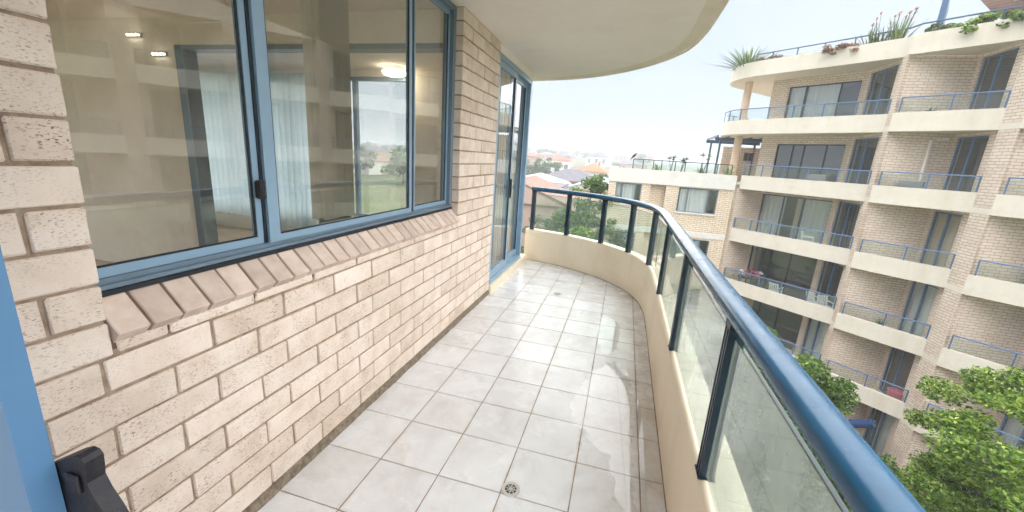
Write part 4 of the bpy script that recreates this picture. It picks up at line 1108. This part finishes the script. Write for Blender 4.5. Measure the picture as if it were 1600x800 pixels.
def make_plants():
    # roof edge, left to right
    p = empty('spiky_plant', roof_at(-11.9, 1.0, 6.42), label='big green spiky plant at the rounded end of the roof edge', cat='plant')
    blades('leaf_blades', 190, 1.55, 0.075, 'leaf_spike', p, 5, 1.25, 0.7, 0.32); pot(p, 0.42, 0.30)
    bush('low_succulent', 'small dark mound plant just right of the spiky roof plant', roof_at(-10.85, 0.5, 6.45), (0.24, 0.2, 0.26), 'leaf_brown', 21, 0.07, 9, 70, 0.12)
    bush('low_succulent', 'brownish mound plant second right of the spiky roof plant', roof_at(-10.25, 0.5, 6.45), (0.34, 0.2, 0.28), 'leaf_brown', 22, 0.07, 10, 70, 0.12)
    q = empty('wispy_plant', roof_at(-9.15, 0.5, 6.4), label='thin wispy green shoots on the roof edge above the top balcony', cat='plant')
    for k in range(5):
        m = blades('leaf_blades', 9, 0.55, 0.03, 'leaf_mid', q, 40+k, 1.0, 0.5, 0.05); m.location = (-0.55+k*0.28, -0.45+k*0.22, 0)
        m.location = (T2[0]*(-0.6+0.3*k), T2[1]*(-0.6+0.3*k), 0)
    b = bush('red_succulent', 'long row of reddish brown succulents along the roof edge', roof_at(-7.62, 0.5, 6.44), (0.85, 0.75, 0.26), 'leaf_brown', 25, 0.08, 26, 80, 0.16, stem=False)
    t = empty('flowering_plant', roof_at(-6.25, 0.55, 6.4), label='tall upright plant with pink flower heads on the roof edge', cat='plant')
    for k, (du, h, n) in enumerate(((-0.45, 1.0, 46), (-0.1, 0.85, 24), (0.3, 1.15, 52))):
        m = blades('leaf_blades', n, h*1.1, 0.07, 'leaf_spike', t, 60+k, 0.55, 0.25, 0.16); m.location = (T2[0]*du, T2[1]*du, 0)
    rr = random.Random(4)
    for k in range(16):
        du = rr.uniform(-0.8, 0.75); hgt = rr.uniform(1.0, 1.45); w = rr.uniform(-.2, .2); x, y = T2[0]*du+N2[0]*w, T2[1]*du+N2[1]*w
        sm = MB().tube([(x*0.6, y*0.6, 0.2), (x*0.85, y*0.85, hgt*0.6), (x, y, hgt)], [0.012, 0.01, 0.007], 5); so = sm.build('stem', 'leaf_spike', t)
        fl = blades('flower', 9, 0.12, 0.05, 'petal_pink', t, 80+k, 1.2, 0.1, 0.01); fl.location = (x, y, hgt-0.03)
    pl = MB().obox((0, 0), T2, -0.75, 0.7, -0.16, 0.16, 0, 0.26); pl.build('planter', 'terracotta', t)
    bush('round_bush', 'rounded olive bush with reddish tips on the roof edge', roof_at(-4.8, 0.3, 6.42), (0.42, 0.36, 0.34), 'leaf_spike', 27, 0.10, 18, 90, 0.16)
    bush('trailing_bush', 'light green trailing foliage spilling along the roof edge at right', roof_at(-3.5, 0.25, 6.42), (0.75, 0.6, 0.36), 'leaf_lime', 28, 0.11, 34, 90, 0.18)
    bush('trailing_bush', 'lower clump of trailing foliage beyond the right end of the roof planting', roof_at(-2.3, 0.15, 6.42), (0.6, 0.5, 0.3), 'leaf_mid', 29, 0.11, 22, 90, 0.18)
    # terrace plants on the wing
    def terrace(x, label, h, mat, seed, kind):
        z = 1.255; t = empty('terrace_plant', (x, WY+0.42, 0.80), label=label, cat='plant', group='pot plants along the terrace railing')
        pot(t, 0.16, 0.36)
        if kind == 'blade': m = blades('leaf_blades', 36, h, 0.045, mat, t, seed, 1.0, 0.6, 0.06); m.location = (0, 0, 0.32)
        else:
            st = MB(); r = random.Random(seed); tops = []
            for k in range(3):
                e = (r.uniform(-.22, .22), r.uniform(-.1, .1), 0.3+h*r.uniform(0.7, 1.05)); st.tube([(0, 0, 0.28), (e[0]*0.4, e[1]*0.4, 0.3+h*0.45), e], [0.022, 0.016, 0.012], 6); tops.append(e)
            st.build('stem', 'bark', t)
            for k, e in enumerate(tops): m = blades('leaf_blades', 18, 0.28, 0.045, mat, t, seed+k, 1.5, 0.6, 0.02); m.location = e
    terrace(1.95, 'low green tuft behind the terrace rail, leftmost pot', 0.62, 'leaf_spike', 101, 'blade')
    terrace(2.65, 'thin dark stemmed plant on the terrace, second pot from the left', 1.0, 'leaf_deep', 102, 'stem')
    terrace(3.15, 'branching bare stemmed plant in the middle of the terrace', 0.82, 'leaf_deep', 103, 'stem')
    terrace(4.25, 'tall terrace plant with a tuft of leaves at top and base', 1.05, 'leaf_spike', 104, 'stem')
    terrace(4.15, 'low spreading green tuft beside the tall terrace plant', 0.6, 'leaf_spike', 107, 'blade')
    terrace(5.45, 'bright yellow green tuft at the right end of the terrace', 0.85, 'leaf_lime', 106, 'blade')
    # bird on the terrace rail
    b = empty('bird', (0.361+(0.66-0.361)*1.0176-0.0, WY+0.1, 1.78), label='dark bird perched on the end post of the terrace railing', cat='bird')
    body = MB(); prof = [(-0.13, 0.02, 0.012), (-0.09, 0.05, 0.035), (-0.03, 0.11, 0.06), (0.03, 0.17, 0.062), (0.06, 0.21, 0.042), (0.075, 0.24, 0.043), (0.095, 0.262, 0.03), (0.108, 0.268, 0.01)]
    body.tube([(x, 0, z) for x, z, r in prof], [r for x, z, r in prof], 10); body.tube([(-0.07, 0, 0.06), (-0.14, 0, -0.05), (-0.17, 0, -0.12)], [0.03, 0.022, 0.012], 6)
    bo = body.build('body', 'feather_black', b, smooth=True)
    MB().tube([(0.10, 0, 0.262), (0.135, 0, 0.254), (0.15, 0, 0.244)], [0.014, 0.009, 0.002], 6).build('beak', 'beak_grey', b)
    for y in (-0.02, 0.02): MB().tube([(0.0, y, 0.09), (0.01, y, 0.03), (0.012, y, 0.0)], 0.006, 5).build('leg', 'beak_grey', b)
    # trees of the garden between the buildings
    tree('garden_tree', 'leafy lime green tree just behind the handrail below the balconies', (6.2, 13.3, -9.8), (6.0, 13.2, -5.6), (1.9, 1.6, 1.75), 'leaf_mid', 201, 80, 520, 0.38, 0.095, 0.10)
    tree('garden_tree', 'large bright green tree at the lower right corner', (8.6, 7.9, -9.8), (8.7, 7.5, -4.4), (2.0, 1.9, 2.5), 'leaf_lime', 211, 120, 640, 0.40, 0.085, 0.16)
    tree('garden_tree', 'darker tree low at the bottom right behind the bright one', (9.9, 9.4, -9.8), (9.7, 9.0, -6.6), (1.7, 1.5, 1.6), 'leaf_mid', 221, 60, 360, 0.44, 0.11, 0.12)
    tree('garden_tree', 'shaded tree seen through the gap under the handrail', (4.4, 8.2, -9.8), (4.3, 8.0, -4.9), (1.5, 1.7, 1.7), 'leaf_deep', 231, 60, 360, 0.44, 0.11, 0.12)
    rb = random.Random(9)
    beds = [(9.6, 14.6, 'leaf_lime'), (10.3, 13.6, 'leaf_mid'), (11.0, 13.0, 'leaf_deep'), (9.0, 13.6, 'leaf_mid'), (10.4, 12.2, 'leaf_brown'), (11.4, 12.0, 'leaf_mid'), (8.2, 15.2, 'leaf_deep'), (7.6, 16.0, 'leaf_mid'), (9.4, 12.2, 'leaf_mid'), (11.9, 11.2, 'leaf_deep')]
    for k, (x, y, mt) in enumerate(beds):
        bush('garden_shrub', 'low shrub in the garden bed at the foot of the balcony block', (x, y, -9.76), (0.85, 0.85, 1.15), mt, 300+k*5, 0.15, 26, 90, 0.32, 'shrubs at the foot of the block', 'shrub')
    y = bush('flowering_shrub', 'yellow flowering shrub beside the blue awning', (9.6, 13.1, -8.3), (0.35, 0.35, 0.3), 'petal_yellow', 390, 0.12, 8, 30, 0.2, None, 'shrub')
    # blue canvas awning by the ground floor door, and the cable in front of it
    x0, y0 = bw(-3.35, -0.75); a = empty('canvas_awning', (x0, y0, GZ), math.radians(-43), label='rolled blue canvas awning leaning by the ground floor door', cat='awning')
    MB().tube([(-1.0, 0.1, 1.15), (0.0, 0.1, 1.85), (0.35, 0.1, 2.1)], [0.14, 0.17, 0.15], 10).build('roll', 'canvas_blue', a, smooth=True)
    MB().tube([(0.36, 0.1, 0.0), (0.36, 0.1, 2.2)], 0.04, 8).build('pole', 'far_rail_dark', a)
    MB().tube([(-1.0, 0.1, 0.0), (-1.0, 0.1, 1.15)], 0.03, 8).build('pole', 'far_rail_dark', a)
    c = MB().tube([(7.6, 14.4, -6.95), (9.4, 12.6, -7.25), (11.2, 10.6, -7.2)], 0.022, 6)
    tag(c.build('fence_rail', 'frame_dark'), 'thin black rail above the garden bed at the foot of the block', 'rail')
make_plants()

# ------------------------------------------------------------------ things on the far balconies
def chair(label, u, w, z, rot, mat='plastic_white', h=0.82):
    x, y = bw(u, w); c = empty('garden_chair', (x, y, z), rot, label=label, cat='chair', group='chairs on the balconies opposite')
    for sx in (-0.22, 0.22):
        MB().tube([(sx, -0.2, 0), (sx*0.95, -0.18, 0.62)], 0.022, 6).build('leg', mat, c); MB().tube([(sx, 0.22, 0), (sx*0.92, 0.2, 0.4), (sx*0.9, 0.3, h)], 0.022, 6).build('leg', mat, c)
        MB().cbox(sx-0.03, sx+0.03, -0.22, 0.24, 0.60, 0.635, 0.008).build('armrest', mat, c)
    MB().cbox(-0.23, 0.23, -0.2, 0.22, 0.385, 0.42, 0.01).build('seat', mat, c)
    for k in range(5): MB().hexa([(-0.19+k*0.085, 0.22, 0.45), (-0.14+k*0.085, 0.22, 0.45), (-0.14+k*0.085, 0.245, 0.45), (-0.19+k*0.085, 0.245, 0.45)], [(-0.19+k*0.085, 0.29, h), (-0.14+k*0.085, 0.29, h), (-0.14+k*0.085, 0.315, h), (-0.19+k*0.085, 0.315, h)]).build('back_slat', mat, c)
    MB().cbox(-0.22, 0.24, 0.285, 0.32, h-0.05, h+0.01, 0.008).build('back_rail', mat, c)
def make_balcony_things():
    r = math.radians(-43)
    chair('white plastic chair on the balcony of pink flowers, beside the rail', -8.15, 0.75, -4.6, r+math.pi)
    chair('white slatted chair by the door of the balcony of pink flowers', -6.45, 0.72, -4.6, r+1.2)
    chair('second white chair by that door, nearer the brick pier', -5.95, 0.55, -4.6, r+0.9)
    chair('light chair on the balcony with drawn curtains above', -7.35, 0.85, -1.9, r+2.0)
    x, y = bw(-9.6, 0.9); t = empty('plant_stand', (x, y, -4.6), label='small table of pink and white flowers on the shaded balcony', cat='flowers')
    MB().box(-0.5, 0.5, -0.2, 0.2, 0.62, 0.66).build('table_top', 'frame_dark', t)
    for sx in (-0.45, 0.42):
        for sy in (-0.17, 0.14): MB().box(sx, sx+0.03, sy, sy+0.03, 0, 0.62).build('leg', 'frame_dark', t)
    for k, (dx, mt) in enumerate(((-0.4, 'curtain_white'), (-0.1, 'petal_magenta'), (0.25, 'petal_magenta'), (0.42, 'curtain_white'))):
        pts, _ = clump_points((dx, 0, 0.92), (0.17, 0.15, 0.14), 6, 40, 0.1, 500+k, 0.1); link('flower', leaf_mesh('flower', pts, np.full(len(pts), 0.07), mt, 510+k, 0.8), t)
        MB().lathe((dx, 0, 0.66), [(0.08, 0), (0.11, 0.16), (0.09, 0.16)], 12).build('pot', 'terracotta', t)
    def unit(label, u, w, z, mat, s=(0.8, 0.3, 0.55)):
        x, y = bw(u, w); b = empty('air_conditioner', (x, y, z), r, label=label, cat='appliance')
        MB().cbox(-s[0]/2, s[0]/2, -s[1]/2, s[1]/2, 0.05, s[2], 0.012).build('casing', mat, b)
        MB().lathe((-0.1, 0, 0), [(0.2, 0), (0.2, 0.004)], 20)
        g = MB()
        for k in range(7): g.box(-s[0]/2+0.05, s[0]/2-0.25, -s[1]/2-0.012, -s[1]/2-0.001, 0.10+k*0.06, 0.13+k*0.06)
        g.build('grille', 'frame_dark', b)
        for q in (-0.3, 0.25): MB().box(q, q+0.05, -s[1]/2+0.01, s[1]/2-0.01, 0, 0.05).build('foot', 'frame_dark', b)
    unit('grey air conditioner on the wide balcony below the reflecting window', -7.55, 0.75, 0.8, 'unit_grey', (0.8, 0.3, 0.75))
    unit('grey air conditioner on the middle bay balcony beside the downpipe', -4.25, 0.35, 0.8, 'unit_grey', (0.7, 0.3, 0.72))
    x, y = bw(-2.85, 0.35); p = empty('plastic_tub', (x, y, -7.3), label='pink plastic tub behind the balcony rail above the ground floor', cat='tub')
    MB().lathe((0, 0, 0), [(0.2, 0), (0.27, 0.62), (0.29, 0.62), (0.29, 0.66), (0.25, 0.66), (0.24, 0.6), (0.01, 0.5)], 20).build('tub', 'plastic_pink', p, smooth=True)
    for (u, w, z, lab, s) in ((-4.3, 0.2, 3.5, 'small green plant at the foot of the top middle balcony rail', 601), (-3.9, 0.25, -4.6, 'small dark pot plant by the door with drawn white blind', 602)):
        x, y = bw(u, w); q = empty('pot_plant', (x, y, z+0.16), label=lab, cat='plant'); pot(q, 0.13, 0.22); m = blades('leaf_blades', 30, 0.42, 0.05, 'leaf_mid', q, s, 1.2, 0.6, 0.05); m.location = (0, 0, 0.18)
    x, y = bw(-0.35, 0.4); bush('balcony_plant', 'dark leafy plant in the shadow of the right hand balcony', (x, y, -1.9), (0.45, 0.45, 0.9), 'leaf_deep', 611, 0.16, 22, 70, 0.28)
make_balcony_things()

# ------------------------------------------------------------------ houses beyond
def house(name, label, x, y, zg, wx, wy, hw, hr, rot, wall, roof, group=None, hip=True, windows=2, eave=0.4, chimney=False):
    h = empty(name, (x, y, zg), rot, label=label, cat='house', group=group)
    a, b = wx/2, wy/2
    MB().box(-a, a, -b, b, -1.0, hw).build('wall', wall, h)
    m = MB(); e = eave; z0 = hw+0.003
    bs = [(-a-e, -b-e, z0), (a+e, -b-e, z0), (a+e, b+e, z0), (-a-e, b+e, z0)]
    up = [(p[0], p[1], z0+0.16) for p in bs]; m.hexa(bs, up)
    i = min(b+e, a+e) if hip else 0.0
    if wx >= wy: r0, r1 = (-(a+e)+i, 0, z0+hr), ((a+e)-i, 0, z0+hr); i0 = len(m.v); m.v += [*up, r0, r1]; m.f += [(i0, i0+1, i0+5, i0+4), (i0+2, i0+3, i0+4, i0+5), (i0+1, i0+2, i0+5), (i0+3, i0, i0+4)]
    else: r0, r1 = (0, -(b+e)+i, z0+hr), (0, (b+e)-i, z0+hr); i0 = len(m.v); m.v += [*up, r0, r1]; m.f += [(i0, i0+1, i0+4), (i0+1, i0+2, i0+5, i0+4), (i0+2, i0+3, i0+5), (i0+3, i0, i0+4, i0+5)]
    ro = m.build('roof', roof, h)
    if not hip and wy > wx: MB().hexa([(-a, -b-e-0.02, z0-0.01), (a, -b-e-0.02, z0-0.01), (0, -b-e-0.02, z0+hr-0.12)], [(-a, -b-e+0.05, z0-0.01), (a, -b-e+0.05, z0-0.01), (0, -b-e+0.05, z0+hr-0.12)]).build('gable', wall, h)
    if chimney: MB().box(a*0.3, a*0.3+0.6, -0.3, 0.3, hw+hr*0.4, hw+hr+0.7).build('chimney', 'house_brick', ro)
    for s in range(windows):
        q = -a+wx*(s+0.5)/windows; ww = min(1.5, wx/windows*0.5)
        wd = MB().box(q-ww/2, q+ww/2, -b-0.05, -b-0.001, hw*0.36, hw*0.80).build('window', 'house_white', h)
        MB().box(q-ww/2+0.08, q+ww/2-0.08, -b-0.075, -b-0.051, hw*0.36+0.08, hw*0.80-0.08).build('pane', 'house_glass', wd)
    return h
def make_houses():
    TZ = terrain_z
    house('gable_house', 'pinkish brown house wall just beyond the trees at the balcony end', -7.6, 32.0, -10.0, 7.6, 9.0, 8.2, 1.7, 0.05, 'house_pink', 'roof_brown', None, False, 0, 0.25)
    house('villa', 'low house with a pale blue grey metal gable roof beyond the trees', -2.2, 44.5, -8.0, 5.2, 9.0, 6.7, 1.1, 0.0, 'house_cream', 'roof_blue_grey', None, False, 2, 0.35)
    house('flat_roof_house', 'long low house under a dark flat roof beyond the sliding door', -9.4, 40.5, -8.5, 7.0, 6.0, 7.3, 0.35, 0.05, 'house_cream', 'roof_grey', None, True, 4, 0.5)
    house('white_roof_house', 'house with a bright white roof beyond the dark flat roof', -10.2, 51.0, -7.2, 7.0, 7.0, 5.6, 1.25, 0.2, 'house_white', 'roof_white', None, True, 3)
    house('brick_house', 'wide house with a slate grey hip roof and brick walls', -9.2, 75.5, -6.3, 11.5, 9.0, 4.1, 2.1, -0.05, 'house_brick', 'roof_grey', None, True, 4, 0.6)
    house('orange_roof_house', 'house with a bright orange tiled roof on the far slope', -9.9, 133, -5.2, 9.5, 9.0, 3.6, 2.6, -0.1, 'house_cream', 'roof_orange', None, True, 3, 0.6, True)
    house('villa', 'pink house with white trim rising above the big grey green tree', -24.5, 150, -4.5, 9, 8, 5.6, 2.2, 0.2, 'house_white', 'roof_red', None, True, 3)
    r = random.Random(31); pl = []
    az0, az1 = math.radians(-2), math.radians(52)
    tries = 0
    while len(pl) < 46 and tries < 4000:
        tries += 1; d = r.uniform(95, 480); a = r.uniform(az0, az1) if r.random() < 0.75 else r.uniform(math.radians(0), math.radians(18)); x, y = -d*math.sin(a), d*math.cos(a)
        if any((x-q[0])**2+(y-q[1])**2 < 15**2 for q in pl) or (abs(x+9.9) < 14 and abs(y-133) < 30) or (abs(x+24) < 12 and abs(y-150) < 16) or (abs(x+9) < 16 and y < 118): continue
        pl.append((x, y))
        wl_, rf = r.choice(('house_cream', 'house_white', 'house_brick', 'house_pink')), r.choice(('roof_grey', 'roof_red', 'roof_brown', 'roof_grey', 'roof_brown', 'roof_grey', 'roof_blue_grey'))
        house('far_house', 'hazy far house with %s walls and a %s roof on the slope' % ({'house_cream': 'cream', 'house_white': 'white', 'house_brick': 'brick', 'house_pink': 'pinkish'}[wl_], {'roof_grey': 'grey', 'roof_red': 'dull red', 'roof_brown': 'brown', 'roof_orange': 'orange', 'roof_blue_grey': 'blue grey'}[rf]), x, y, TZ(x, y)-0.3, r.uniform(9, 14), r.uniform(8, 11), r.uniform(3.0, 5.6), r.uniform(1.8, 2.8), r.uniform(-0.5, 0.5), wl_, rf, 'houses on the far slope', True, 3, 0.5)
    # trees among the houses
    tree('bushy_tree', 'large dark green tree behind the glass at the balcony end', (-1.5, 23.5, -10.2), (-1.5, 23.2, -3.2), (2.5, 2.0, 3.2), 'leaf_mid', 241, 110, 300, 0.6, 0.17, 0.2)
    tree('bushy_tree', 'rounded mid green tree left of the large dark one', (-3.4, 22.5, -10.2), (-3.4, 22.2, -3.9), (1.9, 1.6, 2.7), 'leaf_grey', 251, 80, 260, 0.52, 0.15, 0.16)
    tree('bushy_tree', 'small bright green tree in front of the dark one behind the glass', (-1.9, 19.6, -10.2), (-1.9, 19.4, -3.9), (1.6, 1.3, 2.3), 'leaf_lime', 261, 70, 260, 0.5, 0.15, 0.14)
    tree('bushy_tree', 'light green shrubby tree low beside the corner of the wing', (0.1, 19.8, -10.2), (0.0, 19.6, -5.5), (1.2, 1.1, 2.0), 'leaf_lime', 271, 36, 170, 0.5, 0.15, 0.12)
    tree('bushy_tree', 'green tree close below the end of the balcony by the door', (-4.2, 13.5, -10.2), (-4.0, 13.0, -4.4), (1.6, 1.5, 2.2), 'leaf_mid', 281, 44, 170, 0.5, 0.15, 0.14)
    tree('spreading_tree', 'wide grey green tree standing left of the grey roofed house', (-18.2, 93, -6.0), (-18.2, 92, -2.0), (4.4, 3.6, 3.0), 'leaf_grey', 291, 60, 120, 1.1, 0.5, 0.3)
    tree('spreading_tree', 'green hedge tree between the grey and the orange roofs', (-3.5, 98, -6.0), (-3.5, 97, -3.1), (4.0, 3.0, 1.9), 'leaf_mid', 295, 40, 110, 1.0, 0.5, 0.3)
    tree('umbrella_tree', 'flat topped tree on the skyline above the pink house', (-56, 294, 0.5), (-56, 294, 5.6), (4.2, 4, 2.0), 'leaf_deep', 297, 22, 70, 1.4, 1.0, 0.5)
    tree('pine_tree', 'narrow pointed pine on the skyline above the orange roof', (-35, 347, 0.5), (-35, 347, 5.0), (2.0, 2, 4.2), 'leaf_deep', 299, 22, 70, 1.3, 1.0, 0.4)
    for k in range(40):
        d = r.uniform(85, 470); a = r.uniform(az0, az1) if k % 3 else r.uniform(0, math.radians(17)); x, y = -d*math.sin(a), d*math.cos(a)
        if abs(x+9) < 13 and y < 132: continue
        s = r.uniform(0.8, 1.4); z = TZ(x, y)
        tree('far_tree', 'hazy tree among the houses on the far slope', (x, y, z), (x, y, z+3.6*s), (3.4*s, 3.2*s, 2.4*s), r.choice(('leaf_grey', 'leaf_deep', 'leaf_mid')), 700+k*4, 16, 55, 1.5*s, 0.85, 0.3, 'tree', 'trees on the far slope')
make_houses()

# ------------------------------------------------------------------ haze
def make_haze():
    t = NT('haze'); v = t.new('ShaderNodeVolumePrincipled')
    v.inputs['Color'].default_value = (0.93, 0.97, 1.0, 1); v.inputs['Density'].default_value = 0.0026; v.inputs['Anisotropy'].default_value = 0.2
    t.link(v.outputs[0], t.out.inputs['Volume'])
    m = MB().box(-700, 700, -300, 1000, -14, 15); o = m.build('haze', t.m); tag(o, kind='stuff', label='pale haze thickening over the distant houses')
make_haze()
